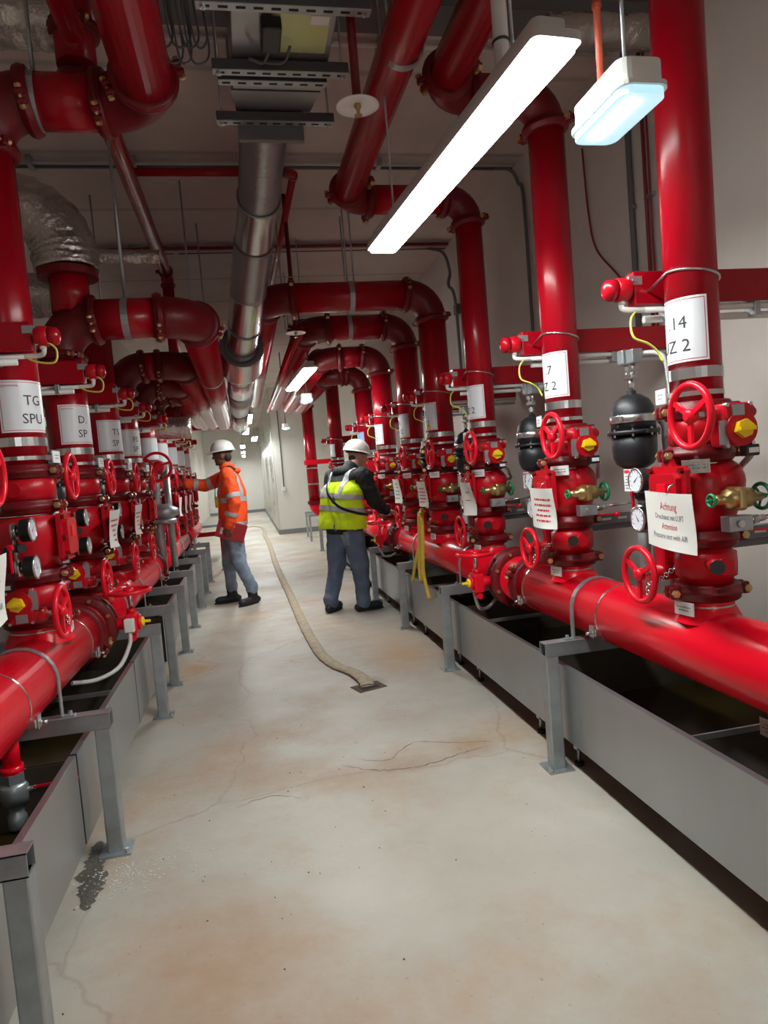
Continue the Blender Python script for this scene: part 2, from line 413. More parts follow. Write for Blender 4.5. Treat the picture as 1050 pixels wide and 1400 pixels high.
# ------------------------------------------------------------------ the room
def slab(x0, x1, y0, y1, z0, z1):
    return MB().box(((x0 + x1) / 2, (y0 + y1) / 2, (z0 + z1) / 2), (x1 - x0, y1 - y0, z1 - z0))
FLOOR = struct('floor', slab(WL - .2, WR + .2, -4.2, YEND + .2, -.2, 0), 'floor')
struct('ceiling', slab(WL - .2, WR + .2, -4.2, YEND + .2, CZ, CZ + .2), 'ceil')
struct('wall_right', slab(WR, WR + .2, -4, YC, 0, CZ), 'wall')
struct('wall_left', slab(WL - .2, WL, -4, YEND, 0, CZ), 'wall')
struct('wall_behind', slab(WL - .2, WR + .2, -4.2, -4, 0, CZ), 'wall')
struct('wall_back', slab(WL - .2, XC, YEND, YEND + .2, 0, CZ), 'wallpale')
struct('wall_corner', slab(XC + .01, WR + .2, YC, YC + .2, 0, CZ), 'wallpale')
wp = struct('wall_passage', slab(XC + .02, XC + .2, YC + .2, YEND, 0, CZ), 'wallpale')
y = YC + .0
while y < YEND - .3:                                       # sheet-metal panels lining the far passage
    link('panel', slab(XC - .012, XC + .018, y + .01, y + 1.13, .12, CZ - .01).mesh('panel', 'panel'), wp); y += 1.14
struct('baseboard_back', slab(WL, XC, YEND - .015, YEND, 0, .12), 'baseb')
struct('baseboard_corner', slab(XC - .02, WR, YC - .015, YC, 0, .12), 'baseb')
struct('baseboard_passage', slab(XC - .027, XC - .013, YC, YEND - .02, 0, .12), 'baseb')

# ------------------------------------------------------------------ prototypes of one valve station
# local frame: riser axis at x=y=0, z = height above floor, aisle towards -x
def coupling(D, z, r, name='coupling', ax=(0, 0, 1), c=(0, 0, 0), ear=135, w=.058):
    u, v, d = basis(ax); c = Vector(c) + d * z
    mb = MB().lathe([(r - .004, -w / 2), (r + .016, -w / 2), (r + .022, -w / 2 + .006), (r + .022, -w / 6), (r + .027, -w / 8), (r + .027, w / 8), (r + .022, w / 6), (r + .022, w / 2 - .006), (r + .016, w / 2), (r - .004, w / 2)], c, d, 26, cap=False)
    bo = MB()
    for k in (0, 180):
        a = math.radians(ear + k); e = u * math.cos(a) + v * math.sin(a); t = d.cross(e)
        m3 = Matrix((e, t, d)).transposed()
        for q in (-1, 1):
            mb.box(c + e * (r + .034) + t * q * .017, (.038, .022, w * .72), m=m3, bev=.006)
        bo.cyl(c + e * (r + .04) - t * .045, c + e * (r + .04) + t * .045, .0075, n=8)
        for q in (-1, 1):
            bo.cyl(c + e * (r + .04) + t * q * .030, c + e * (r + .04) + t * q * .042, .0135, n=6, smooth=False)
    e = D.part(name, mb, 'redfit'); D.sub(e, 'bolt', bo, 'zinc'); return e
def strap_tag(D, z, r, ang=200, silver=False, seed=1, w=.075, h=.042, out=.018):
    st = MB().lathe([(r + .0005, z - .008), (r + .0025, z - .008), (r + .0025, z + .008), (r + .0005, z + .008)], n=28, closed=True, smooth=False)
    D.part('hose_clamp', st, 'steel')
    a = math.radians(ang); e = Vector((math.cos(a), math.sin(a), 0)); t = Vector((-e.y, e.x, 0))
    c = e * (r + out) + Vector((0, 0, z))
    m3 = Matrix((t, e, Vector((0, 0, 1)))).transposed()
    mb = MB().box(c, (w, .006, h), m=m3, bev=.001); mb.box(c - e * out / 2, (.02, out, .02), m=m3)
    p = D.part('tag_plate', mb, 'steel' if silver else 'white')
    pr = MB(); scribble(pr, c + e * .0034, t, (0, 0, 1), w * .75, h * .5, 2, seed, .32); D.sub(p, 'print', pr, 'inkgrey')
    if silver:
        D.sub(p, 'plate_bolt', MB().cyl(c + e * .003, c + e * .009, .008, n=6, smooth=False).cyl(c + e * .003 + t * .024, c + e * .006 + t * .024, .004, n=8), 'galv')
def handwheel(c, ax, R, r=.0105, spokes=3, a0=0, dish=.0):
    u, v, d = basis(ax); c = Vector(c)
    mb = MB().torus(c, d, R, r, 40, 9, sx=1.15)
    for k in range(spokes):
        a = a0 + 2 * PI * k / spokes; e = u * math.cos(a) + v * math.sin(a)
        mb.strip([c - d * dish, c + e * (R - .002)], d.cross(e), R * .17, R * .11)
    mb.lathe([(R * .2, -.016 - dish), (R * .24, -.008), (R * .24, .010), (R * .12, .018)], c, d, 16)
    return mb
def bfv(name, zc, r, sy, sz, zcoup, tag_z, tag_ang, silver=False, seed=1):
    """grooved butterfly valve with worm gear and handwheel: gear on the -y*sy side, wheel towards the aisle"""
    D = Def(name, (0, 0, min(zcoup[0], zc) - .03))
    b = MB().lathe([(r + .002, -.075), (r + .002, -.045), (r + .014, -.04), (r + .016, 0), (r + .014, .04), (r + .002, .045), (r + .002, .075)], (0, 0, zc), n=28)
    b.box((0, -sy * (r + .012), zc), (.075, .05, .075), bev=.008)
    b.cyl((0, sy * r, zc), (0, sy * (r + .022), zc), .03, n=14)
    D.part('body', b, 'redcast')
    for z in zcoup: coupling(D, z, r, ear=80)
    gy = -sy * (r + .085)
    g = MB().cyl((0, -sy * r, zc), (0, gy, zc), .032, n=16)
    g.box((-.012, gy, zc), (.105, .062, .115), bev=.012)
    g.cyl((-.0, gy - sy * .028, zc - sz * .004), (-.0, gy - sy * .042, zc - sz * .004), .054, n=22)
    g.cyl((-.09, gy, zc + sz * .048), (.06, gy, zc + sz * .048), .027, n=16)
    g.box((-.01, gy - sy * .012, zc + sz * .052), (.09, .052, .052), bev=.006)
    g.sphere((.062, gy, zc + sz * .048), .02)
    gb = D.part('gearbox', g, 'redcast')
    fy = gy - sy * .042
    kn = MB()
    pol = [(.030 * math.cos(PI / 3 * k + .3) * (1.1 if k in (0, 3) else .95), .030 * math.sin(PI / 3 * k + .3)) for k in range(6)]
    kn.prism(pol if sy > 0 else [(-a, b_) for a, b_ in reversed(pol)], (.0, fy, zc - sz * .004), (1, 0, 0) if sy > 0 else (-1, 0, 0), (0, 0, 1), .016)
    kn.prism([(-.027, -.006), (.027, -.006), (.027, .006), (-.027, .006)], (.0, fy - sy * .016, zc - sz * .004), (1, 0, 0) if sy > 0 else (-1, 0, 0), (0, 0, 1), .012)
    D.sub(gb, 'position_indicator', kn, 'yellow')
    dp = MB().box((-.012, gy - sy * .040, zc + sz * .055), (.042, .006, .034)); dp.box((-.058, gy - sy * .030, zc - sz * .012), (.030, .006, .075))
    D.sub(gb, 'data_plate', dp, 'galv')
    bt = MB()
    for (x, z) in ((-.05, .072), (.032, .072), (-.055, -.055), (.035, -.05)):
        bt.cyl((x, gy - sy * .026, zc + sz * z), (x, gy - sy * .044, zc + sz * z), .007, n=6, smooth=False)
    D.sub(gb, 'bolt', bt, 'steel')
    sw = MB().box((.030, gy - sy * .030, zc - sz * .073), (.046, .036, .036), bev=.004)
    D.sub(gb, 'limit_switch', sw, 'blackp')
    D.sub(gb, 'switch_label', MB().box((.030, gy - sy * .0495, zc - sz * .073), (.034, .002, .016)), 'white')
    wz = zc + sz * .048
    D.part('worm_shaft', MB().cyl((-.06, gy, wz), (-.165, gy, wz), .011, n=12), 'steel')
    D.part('handwheel', handwheel((-.15, gy, wz), (-1, 0, 0), .098, a0=.5), 'redwheel')
    if sy < 0:                                              # locking chain on the lower wheel
        ch = MB()
        p = [Vector((-.15, gy - .06, wz - .03)), Vector((-.12, gy - .09, wz - .005)), Vector((-.09, gy - .12, wz + .03)), Vector((-.05, gy - .13, wz + .06))]
        sp = smooth_path(p, 5)
        for i, q in enumerate(sp[:-1]):
            t = (sp[i + 1] - q).normalized(); sd = basis(t)[0 if i % 2 else 1]
            ch.torus(q, sd, .0075, .0022, 8, 5)
        for k in range(5): ch.torus((-.153, gy - .055, wz - .03 - .013 * k), (0, 1, 0) if k % 2 else (1, 0, 0), .0075, .0022, 8, 5)
        D.part('chain', ch, 'steel')
    strap_tag(D, tag_z, r, tag_ang, silver, seed, w=.085, h=.045, out=.05 if sy > 0 else .018)
    return D
def alarm_valve(r):
    D = Def('alarm_valve', (0, 0, 1.12))
    b = MB().lathe([(r + .002, 1.125), (r + .004, 1.15), (r + .018, 1.165), (r + .03, 1.20), (r + .038, 1.25), (r + .034, 1.30), (r + .02, 1.335), (r + .002, 1.35), (r + .002, 1.365)], n=30)
    b.sphere((.03, -.045, 1.285), .085, 18, 12)
    b.lathe([(.075, 0), (.075, .05), (.06, .05)], (-.045, 0, 1.25), (-1, 0, 0), 22)
    b.cyl((0, -r, 1.235), (0, -r - .05, 1.235), .022, n=14)
    b.cyl((-.035, -r + .01, 1.02), (-.075, -r - .075, 1.02), .023, n=16)          # stub at the spool below
    D.part('body', b, 'redcast')
    sp = MB().cyl((-.0755, -r - .076, 1.02), (-.079, -r - .083, 1.02), .0235, n=16); D.part('stub_cap', sp, 'blackp')
    x = -r - .048
    c = MB().prism([(-.085, -.1), (.085, -.1), (.1, -.085), (.1, .085), (.085, .1), (-.085, .1), (-.1, .085), (-.1, -.085)], (x + .02, 0, 1.25), (0, -1, 0), (0, 0, 1), .018)
    c.prism([(-.06, -.075), (.06, -.075), (.075, -.06), (.075, .06), (.06, .075), (-.06, .075), (-.075, .06), (-.075, -.06)], (x + .002, 0, 1.25), (0, -1, 0), (0, 0, 1), .02)
    c.prism([(-.032, 0), (.032, 0), (.018, .032), (-.018, .032)], (x + .02, 0, 1.348), (0, -1, 0), (0, 0, 1), .016)
    cv = D.part('cover', c, 'redcast')
    bt = MB()
    for yy in (-.085, .085):
        for zz in (-.085, 0, .085): bt.cyl((x + .004, yy, 1.25 + zz), (x - .012, yy, 1.25 + zz), .011, n=6, smooth=False)
    D.sub(cv, 'bolt', bt, 'redfit')
    D.sub(cv, 'cast_plate', MB().box((x - .02, .0, 1.27), (.006, .05, .045), bev=.001), 'redwheel')
    D.sub(cv, 'lug_hole', MB().cyl((x + .0235, 0, 1.366), (x - .0005, 0, 1.366), .008, n=10), 'hole')
    # brass angle valve with two green wheels on the near side
    yy = -r - .085; z = 1.235
    bv = MB().lathe([(.011, -.085), (.017, -.07), (.017, -.045), (.031, -.04), (.034, -.01), (.036, .02), (.030, .05), (.017, .055), (.014, .09)], (0, yy, z), (1, 0, 0), 18)
    bv.cyl((0, -r - .04, z), (0, yy + .02, z), .024, n=14); bv.box((-.003, yy, z), (.03, .075, .075), bev=.01)
    dv = D.part('drain_valve', bv, 'brass')
    gw = handwheel((.09, yy, z), (-1, 0, 0), .040, .0065, 3, .2); gw.add(*([], [])); D.sub(dv, 'handwheel', gw, 'green')
    D.sub(dv, 'handwheel', handwheel((-.092, yy, z), (-1, 0, 0), .019, .0045, 3, .2), 'green')
    # switch box below it
    sb = MB().box((.0, yy + .005, 1.155), (.085, .045, .05), bev=.003)
    s_ = D.part('switch_box', sb, 'galv')
    D.sub(s_, 'terminal', MB().cyl((-.005, yy - .02, 1.155), (-.005, yy - .026, 1.155), .012, n=10), 'steel')
    nip = MB().cyl((.04, yy + .005, 1.16), (.10, yy + .005, 1.165), .011, n=10).cyl((.055, yy + .005, 1.161), (.075, yy + .005, 1.163), .016, n=6, smooth=False).cyl((.10, yy + .005, 1.165), (.24, yy + .02, 1.17), .007, n=8)
    D.sub(s_, 'nipple', nip, 'steel')
    D.sub(s_, 'lever_knob', MB().cyl((.05, yy + .0, 1.13), (.13, yy - .01, 1.125), .004, n=6).sphere((.14, yy - .012, 1.125), .013), 'redwheel')
    # trim and gauges on the far side
    tr = MB().tube(smooth_path([(-.01, r + .02, 1.30), (-.02, r + .10, 1.30), (-.03, r + .16, 1.30)], 3), .011, 8)
    tr.tube(smooth_path([(-.01, r + .01, 1.155), (-.02, r + .10, 1.155), (-.03, r + .16, 1.155)], 3), .011, 8)
    for zz in (1.30, 1.155):
        tr.cyl((-.03, r + .16, zz - .03), (-.03, r + .16, zz + .03), .014, n=8); tr.box((-.012, r + .06, zz), (.03, .028, .03), bev=.004)
        tr.cyl((-.03, r + .16, zz), (-.055, r + .16, zz), .008, n=8)
    tr.cyl((-.03, r + .16, 1.17), (-.03, r + .16, 1.285), .009, n=8)
    D.part('trim_pipe', tr, 'steel')
    for zz, kk in ((1.30, 0.7), (1.155, 2.2)):
        gc = Vector((-.075, r + .16, zz))
        g = MB().lathe([(.043, -.018), (.045, -.014), (.045, .016), (.047, .018), (.047, .022), (.041, .022)], gc, (-1, 0, 0), 26)
        gg = D.part('pressure_gauge', g, 'blackp')
        D.sub(gg, 'bezel', MB().lathe([(.041, .019), (.0475, .019), (.0475, .025), (.041, .025)], gc, (-1, 0, 0), 26, closed=True), 'steel')
        D.sub(gg, 'dial', MB().lathe([(.0412, .0222), (.0412, .0226)], gc, (-1, 0, 0), 24), 'glass_dial')
        nd = MB(); e = Vector((0, -math.cos(kk), math.sin(kk))); t = Vector((0, -math.sin(kk), -math.cos(kk))); o = gc + Vector((-.0234, 0, 0))
        nd.add([o - e * .012 + t * .0035, o - e * .012 - t * .0035, o + e * .028], [(0, 1, 2)], False)
        for k in range(9):
            a = math.radians(-40 + k * 32); e2 = Vector((0, -math.cos(a), math.sin(a))); t2 = Vector((0, math.sin(a), math.cos(a)))
            nd.add([o + e2 * .029 + t2 * .0012, o + e2 * .029 - t2 * .0012, o + e2 * .037 - t2 * .0012, o + e2 * .037 + t2 * .0012], [(0, 1, 2, 3)], False)
        D.sub(gg, 'needle', nd, 'ink')
    # data card by the gauge
    cd = D.part('data_card', MB().box((-.088, r + .225, 1.30), (.003, .05, .085)), 'white')
    pr = MB(); scribble(pr, (-.0902, r + .225, 1.292), (0, -1, 0), (0, 0, 1), .04, .055, 5, 3, .3); D.sub(cd, 'print', pr, 'inkgrey')
    D.sub(cd, 'print', MB().box((-.0902, r + .225, 1.333), (.0008, .04, .012)), 'inkred')
    # black ball valve and red lever
    bl = MB().cyl((-.03, r + .16, 1.235), (-.065, r + .20, 1.235), .018, n=12).box((-.03, r + .23, 1.235), (.03, .06, .028), bev=.006)
    D.part('solenoid', bl, 'blackp')
    D.part('lever', MB().box((-.045, r + .27, 1.20), (.006, .012, .10)).box((-.045, r + .265, 1.245), (.02, .02, .02), bev=.003), 'redwheel')
    D.part('flexible_conduit', MB().tube(smooth_path([(.03, -r - .11, 1.385), (.09, -r - .05, 1.37), (.16, .0, 1.33), (.20, .1, 1.29), (.20, .3, 1.28)], 5), .0105, 8), 'pvc')
    return D
def air_vessel():
    D = Def('air_vessel', (0, 0, .62)); x, y = .035, .45
    t = MB().lathe([(.012, 1.336), (.045, 1.340), (.072, 1.357), (.085, 1.385), (.088, 1.42), (.088, 1.482)], (x, y, 0), n=28)
    t.lathe([(.088, 1.488), (.088, 1.55), (.083, 1.583), (.066, 1.615), (.038, 1.634), (.018, 1.64), (.018, 1.652)], (x, y, 0), n=28)
    D.part('tank', t, 'black')
    fl = D.part('flange', MB().lathe([(.09, 1.476), (.103, 1.478), (.103, 1.492), (.09, 1.494)], (x, y, 0), n=28).box((x, y - .105, 1.485), (.02, .03, .016)).box((x, y + .105, 1.485), (.02, .03, .016)), 'black')
    bt = MB()
    for k in range(8):
        a = 2 * PI * k / 8 + .2; bt.cyl((x + .097 * math.cos(a), y + .097 * math.sin(a), 1.468), (x + .097 * math.cos(a), y + .097 * math.sin(a), 1.5), .005, n=6, smooth=False)
    D.sub(fl, 'bolt', bt, 'steel')
    cl = MB().lathe([(.0885, 1.523), (.0915, 1.525), (.0915, 1.553), (.0885, 1.555)], (x, y, 0), n=28, closed=True).box((x - .085, y - .04, 1.539), (.016, .03, .026), bev=.003).box((x + .11, y, 1.539), (.05, .03, .03))
    D.part('clamp_band', cl, 'steel')
    nz = MB().cyl((x, y, 1.65), (x, y, 1.70), .009, n=10).cyl((x, y, 1.665), (x, y, 1.685), .014, n=6, smooth=False).box((x, y, 1.71), (.03, .06, .022), bev=.004)
    nz.cyl((x, y - .025, 1.715), (x, y - .025, 1.765), .009, n=8).cyl((x, y + .025, 1.715), (x, y + .025, 1.765), .009, n=8).cyl((x, y + .025, 1.735), (x, y + .025, 1.752), .013, n=6, smooth=False)
    D.part('nozzle', nz, 'steel')
    D.part('pressure_switch', MB().box((x, y + .03, 1.79), (.05, .045, .06), bev=.006).box((x, y - .035, 1.785), (.045, .05, .055), bev=.004), 'galv')
    D.part('bracket_arm', MB().box((.38, .22, 1.065), (.66, .04, .045)).box((.38, .25, 1.02), (.66, .03, .03)), 'pvcd')
    for k in range(4): D.part('bracket_slot', MB().box((.12 + .09 * k, .1988, 1.065), (.05, .003, .012)), 'pvc')
    # grey standpipe behind the gauges that carries it
    sp = MB().tube(smooth_path([(x + .12, y, 1.53), (x + .14, y + .0, 1.5), (x + .14, y, 1.45)], 4), .014, 8)
    sp.cyl((x + .14, y, .62), (x + .14, y, 1.47), .013, n=10)
    D.part('bracket_tube', sp, 'galv')
    dp = MB().cyl((-.01, .34, .842), (-.01, .34, 1.20), .028, n=16)
    dp.tube([q for q in fillet([(0, .34, 1.18), (0, .34, 1.245), (.02, .16, 1.245), (.02, .05, 1.245)], .05)[1][1]], .028, 14)
    dp.cyl((.02, .29, 1.245), (.02, .05, 1.245), .026, n=14).cyl((-.01, .34, 1.10), (-.01, .34, 1.14), .034, n=14)
    D.part('standpipe', dp, 'galv')
    D.part('hose', MB().tube(smooth_path([(x + .01, y + .03, 1.8), (x + .05, y - .12, 1.78), (x + .06, y - .16, 1.7), (x + .07, y - .17, 1.4), (x + .08, y - .19, 1.3)], 6), .009, 8), 'pvc')
    return D
def crossbeam(left=False):
    D = Def('crossbeam', (0, .12, 1.9)); yb = .135
    b = MB().box((.28, yb, 1.975), (.84, .05, .115), bev=.004)
    D.part('beam', b, 'redpipe')
    D.part('end_bracket', MB().box((-.135, yb, 2.0), (.05, .056, .03)).cyl((-.145, yb - .03, 2.0), (-.145, yb - .034, 2.0), .006, n=8), 'galv')
    D.part('conduit', MB().cyl((-.10, yb - .01, 1.902), (.70, yb - .01, 1.902), .011, n=10).cyl((-.08, yb + .022, 1.875), (.70, yb + .022, 1.875), .013, n=10), 'pvcw')
    D.part('conduit', MB().tube(smooth_path([(-.175, yb, 1.935), (-.175, yb, 1.912), (-.155, yb - .01, 1.903), (-.09, yb - .01, 1.902)], 4), .0105, 8), 'pvcw')
    for xx in (.0, .35): D.part('conduit_clip', MB().box((xx, yb + .005, 1.89), (.025, .06, .05), bev=.004), 'galv')
    if left: D.part('earth_wire', MB().tube(smooth_path([(-.10, yb - .01, 1.90), (-.15, yb - .0, 1.875), (-.215, yb + .01, 1.87), (-.225, yb + .01, 1.92), (-.19, yb + .02, 1.95), (-.15, yb + .02, 1.94)], 6), .0042, 6), 'earth')
    else: D.part('earth_wire', MB().tube(smooth_path([(-.13, yb - .01, 1.90), (-.17, yb - .04, 1.86), (-.175, yb - .06, 1.80), (-.13, yb - .07, 1.775), (-.09, yb - .06, 1.75), (-.075, yb - .07, 1.71)], 6), .0042, 6), 'earth')
    return D
def beacon():
    D = Def('alarm_beacon', (-.175, .135, 1.93))
    D.part('base', MB().lathe([(.038, 0), (.041, .006), (.041, .045), (.036, .05)], (-.15, .135, 1.975), (-1, 0, 0), 20), 'redcast')
    l = D.part('lens', MB().lathe([(.037, .05), (.038, .07), (.034, .084), (.02, .092), (.004, .094)], (-.15, .135, 1.975), (-1, 0, 0), 20), 'redpipe')
    D.part('gland', MB().cyl((-.175, .135, 1.945), (-.175, .135, 1.925), .013, n=10), 'pvcw')
    return D

PROTO = {}
for key, r in (('150', .084), ('200', .1095)):
    PROTO[key] = dict(ups=bfv('butterfly_valve', 1.458, r, 1, 1, (1.385, 1.53), 1.345, 228, True, seed=5) if key == '150' else None,
       
        low=bfv('butterfly_valve', 1.008, r, -1, -1, (.915, 1.098), .862, 188, seed=2),
        up=bfv('butterfly_valve', 1.458, r, 1, 1, (1.385, 1.53), 1.345, 228, seed=5),
        alarm=alarm_valve(r))
VESSEL = air_vessel(); BEAM = crossbeam(); BEAM_L = crossbeam(True); BEACON = beacon()

def label_sheet(D, r, text, u0, half, z0=1.69, z1=1.90, col='label', size=.058, brand=False, sticker=False):
    R = r + .0012
    def P(uu, z, rr=R): a = uu / r; return Vector((-rr * math.cos(a), -rr * math.sin(a), z))
    n = 18; mb = MB(); vs = []
    for i in range(n + 1):
        uu = u0 - half + 2 * half * i / n; vs += [P(uu, z0), P(uu, z1)]
    mb.add(vs, [(2 * i, 2 * i + 2, 2 * i + 3, 2 * i + 1) for i in range(n)], True)
    e = D.part('label_sheet', mb, col)
    bd = MB(); w = .0022; m = .008
    for zz in (z0 + m, z1 - m):
        vs = []
        for i in range(n + 1):
            uu = u0 - half + m + 2 * (half - m) * i / n; vs += [P(uu, zz - w / 2, R + .0006), P(uu, zz + w / 2, R + .0006)]
        bd.add(vs, [(2 * i, 2 * i + 2, 2 * i + 3, 2 * i + 1) for i in range(n)], True)
    for uu in (u0 - half + m, u0 + half - m):
        bd.add([P(uu - w / 2, z0 + m, R + .0006), P(uu + w / 2, z0 + m, R + .0006), P(uu + w / 2, z1 - m, R + .0006), P(uu - w / 2, z1 - m, R + .0006)], [(0, 1, 2, 3)], False)
    D.sub(e, 'border', bd, 'inkred')
    tx = MB()
    for (s, uu, z, al) in text:
        vs, fs = text_geo(s, size, al)
        tx.add([P(uu + a[0], z + a[1], R + .0010) for a in vs], fs, False)
    if text: D.sub(e, 'lettering', tx, 'ink')
    if brand:
        tx = MB(); vs, fs = text_geo('pyronova', .016, 'LEFT'); tx.add([P(u0 - half + .016 + a[0], z1 - .026 + a[1], R + .0008) for a in vs], fs, False)
        D.sub(e, 'brand_print', tx, 'inkred')
    if sticker:
        vs = []
        for i in range(5): uu = u0 + .02 + .012 * i; vs += [P(uu, z0 + .01, R + .001), P(uu, z0 + .04, R + .001)]
        D.sub(e, 'sticker', MB().add(vs, [(2 * i, 2 * i + 2, 2 * i + 3, 2 * i + 1) for i in range(4)], True), 'yellow')

def riser_def(r, route, bend, z0=1.56, wrap=True, dz=0):
    """route: points after the vertical part (local); adds straights, elbows and couplings"""
    D = Def('riser_pipe', (0, 0, z0))
    seq = fillet([(0, 0, z0)] + route, bend) if len(route) > 1 else [('s', [Vector((0, 0, z0)), Vector(route[0])])]
    for k, (t, p) in enumerate(seq):
        if t == 's':
            D.part('pipe', MB().cyl(p[0], p[1], r, n=30, cap=True), 'redpipe')
        else:
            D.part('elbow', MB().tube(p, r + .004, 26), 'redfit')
            d0 = (p[1] - p[0]).normalized(); d1 = (p[-1] - p[-2]).normalized()
            coupling(D, 0, r, ax=d0, c=p[0], ear=40, w=.05); coupling(D, 0, r, ax=d1, c=p[-1], ear=200, w=.05)
    D.part('band', MB().lathe([(r, 1.634), (r + .003, 1.634), (r + .003, 1.670), (r, 1.670)], n=30, closed=True, smooth=False), 'steel')
    strap_tag(D, 1.585, r, 172, False, 7, w=.07, h=.05, out=.04)
    if wrap:
        q = r + .0045
        D.part('u_bolt', MB().tube([(-q, .125, 1.955 + dz)] + [(q * math.cos(a), q * math.sin(a), 1.975 + dz - .018 * math.cos(a)) for a in [math.radians(x) for x in range(180, 361, 12)]] + [(q, .125, 1.995 + dz)], .0045, 8), 'steel')
    return D

# ------------------------------------------------------------------ headers
def header(x, y0, y1, label, joints):
    root = thing('header_pipe', (x, y0, ZH - RH), label, 'pipe', 'header pipes along both sides')
    ys = [y0] + [j for j in joints] + [y1]
    for a, b in zip(ys[:-1], ys[1:]):
        part(root, 'pipe', MB().cyl((x, a, ZH), (x, b, ZH), RH, n=40), 'red')
    for j in joints:
        D = Def('x', root.location); coupling(D, j, RH, ax=(0, 1, 0), c=(x, 0, ZH), ear=30, w=.07)
        for nm, me, sb, lb in D.parts:
            p = link(nm, me, root)
            for sn, sm in sb: link(sn, sm, p)['kind'] = 'stuff'
    return root
HR = header(XR, .2, 12.85, 'long red header pipe above the right-hand drip trays', [3.52, 6.62, 9.7])
HL = header(XL, -.6, 11.6, 'long red header pipe above the left-hand drip trays', [3.63, 6.3, 9.2])
def saddle(root, x, ys, r):
    for y in ys:
        part(root, 'branch_neck', MB().lathe([(r + .03, ZH + RH - .035), (r + .012, ZH + RH), (r, ZH + RH + .022), (r, .90)], (x, y, 0), n=28, cap=False), 'red')
saddle(HR, XR, STR[:3], .084); saddle(HR, XR, STR[3:], .1095); saddle(HL, XL, STL, .1095)
# chrome pipe bands with earthing clamps
def earth_clamp(root, x, y, side):
    part(root, 'earthing_band', MB().lathe([(RH, -.006), (RH + .0025, -.006), (RH + .0025, .006), (RH, .006)], (x, y, ZH), (0, 1, 0), 36, closed=True, smooth=False), 'steel')
    c = Vector((x + side * (RH * .93 + .012), y, ZH - RH * .42))
    part(root, 'earthing_clamp', MB().box(c, (.03, .05, .03), bev=.003).box(c + Vector((side * .016, 0, .004)), (.012, .035, .05), bev=.002).cyl(c + Vector((side * .02, 0, .0)), c + Vector((side * .045, 0, -.002)), .006, n=8), 'steel')
for y in (2.62, 3.4, 6.4): earth_clamp(HR, XR, y, -1)
for y in (2.47, 3.42, 6.0): earth_clamp(HL, XL, y, 1)
# end elbow of the right-hand header and the stand-alone riser on it
seq = fillet([(XR, 12.6, ZH), (XR, 13.0, ZH), (1.24, 13.0, ZH), (1.24, 13.0, 2.75)], .16)

# horizontal-wheel isolating valve in each header
def iso_valve():
    D = Def('isolating_valve', (0, 0, ZH - .2))
    b = MB().lathe([(RH, -.05), (.175, -.05), (.18, -.045), (.18, -.022), (.165, -.02), (.165, .02), (.18, .022), (.18, .045), (.175, .05), (RH, .05)], (0, 0, ZH), (0, 1, 0), 34, cap=False)
    bt = MB()
    for k in range(8):
        a = 2 * PI * (k + .5) / 8; e = Vector((math.cos(a), 0, math.sin(a))) * .158
        bt.cyl(Vector((e.x, -.062, ZH + e.z)), Vector((e.x, .062, ZH + e.z)), .010, n=6, smooth=False)
    p = D.part('body', b, 'redfit'); D.sub(p, 'bolt', bt, 'zinc')
    x = -.255
    g = MB().cyl((-.15, 0, ZH), (x, 0, ZH), .03, n=14).box((x, 0, ZH), (.06, .10, .11), bev=.01).cyl((x + .0, -.045, ZH - .075), (x, .045, ZH - .075), .018, n=12).cyl((x, .0, ZH + .05), (x, .0, ZH + .078), .022, n=12)
    g.lathe([(.04, 0), (.043, .012), (.03, .014)], (x - .03, 0, ZH), (-1, 0, 0), 18)
    e = D.part('gearbox', g, 'redwheel')
    D.sub(e, 'position_indicator', MB().lathe([(.026, .014), (.026, .026), (.02, .03)], (x - .03, 0, ZH), (-1, 0, 0), 14).box((x - .072, 0, ZH), (.04, .014, .014), bev=.003), 'yellow')
    D.sub(e, 'limit_switch', MB().box((x + .005, .072, ZH + .0), (.05, .04, .07), bev=.005), 'pvcw')
    D.sub(e, 'flexible_conduit', MB().tube(smooth_path([(x + .005, .075, ZH - .035), (x + .012, .09, ZH - .1), (x + .06, .16, ZH - .19), (x + .15, .26, ZH - .215), (x + .24, .36, ZH - .19)], 6), .011, 8), 'pvc')
    D.part('spindle', MB().cyl((x, 0, ZH + .07), (x, 0, ZH + .175), .011, n=10), 'steel')
    D.part('handwheel', handwheel((x, 0, ZH + .17), (0, 0, 1), .105, .010, 3, .4), 'redwheel')
    return D
ISO = iso_valve()
ISO.place((XR, 3.78, 0), 0, 'red isolating valve with horizontal handwheel on right header, nearest the camera', 'valve', 'isolating valves in the headers')
ISO.place((XR, 6.75, 0), 0, 'red isolating valve with yellow pointer beside the yellow-vest worker', 'valve', 'isolating valves in the headers')
ISO.place((XL, 3.80, 0), PI, 'red isolating valve with horizontal handwheel on the left header', 'valve', 'isolating valves in the headers')

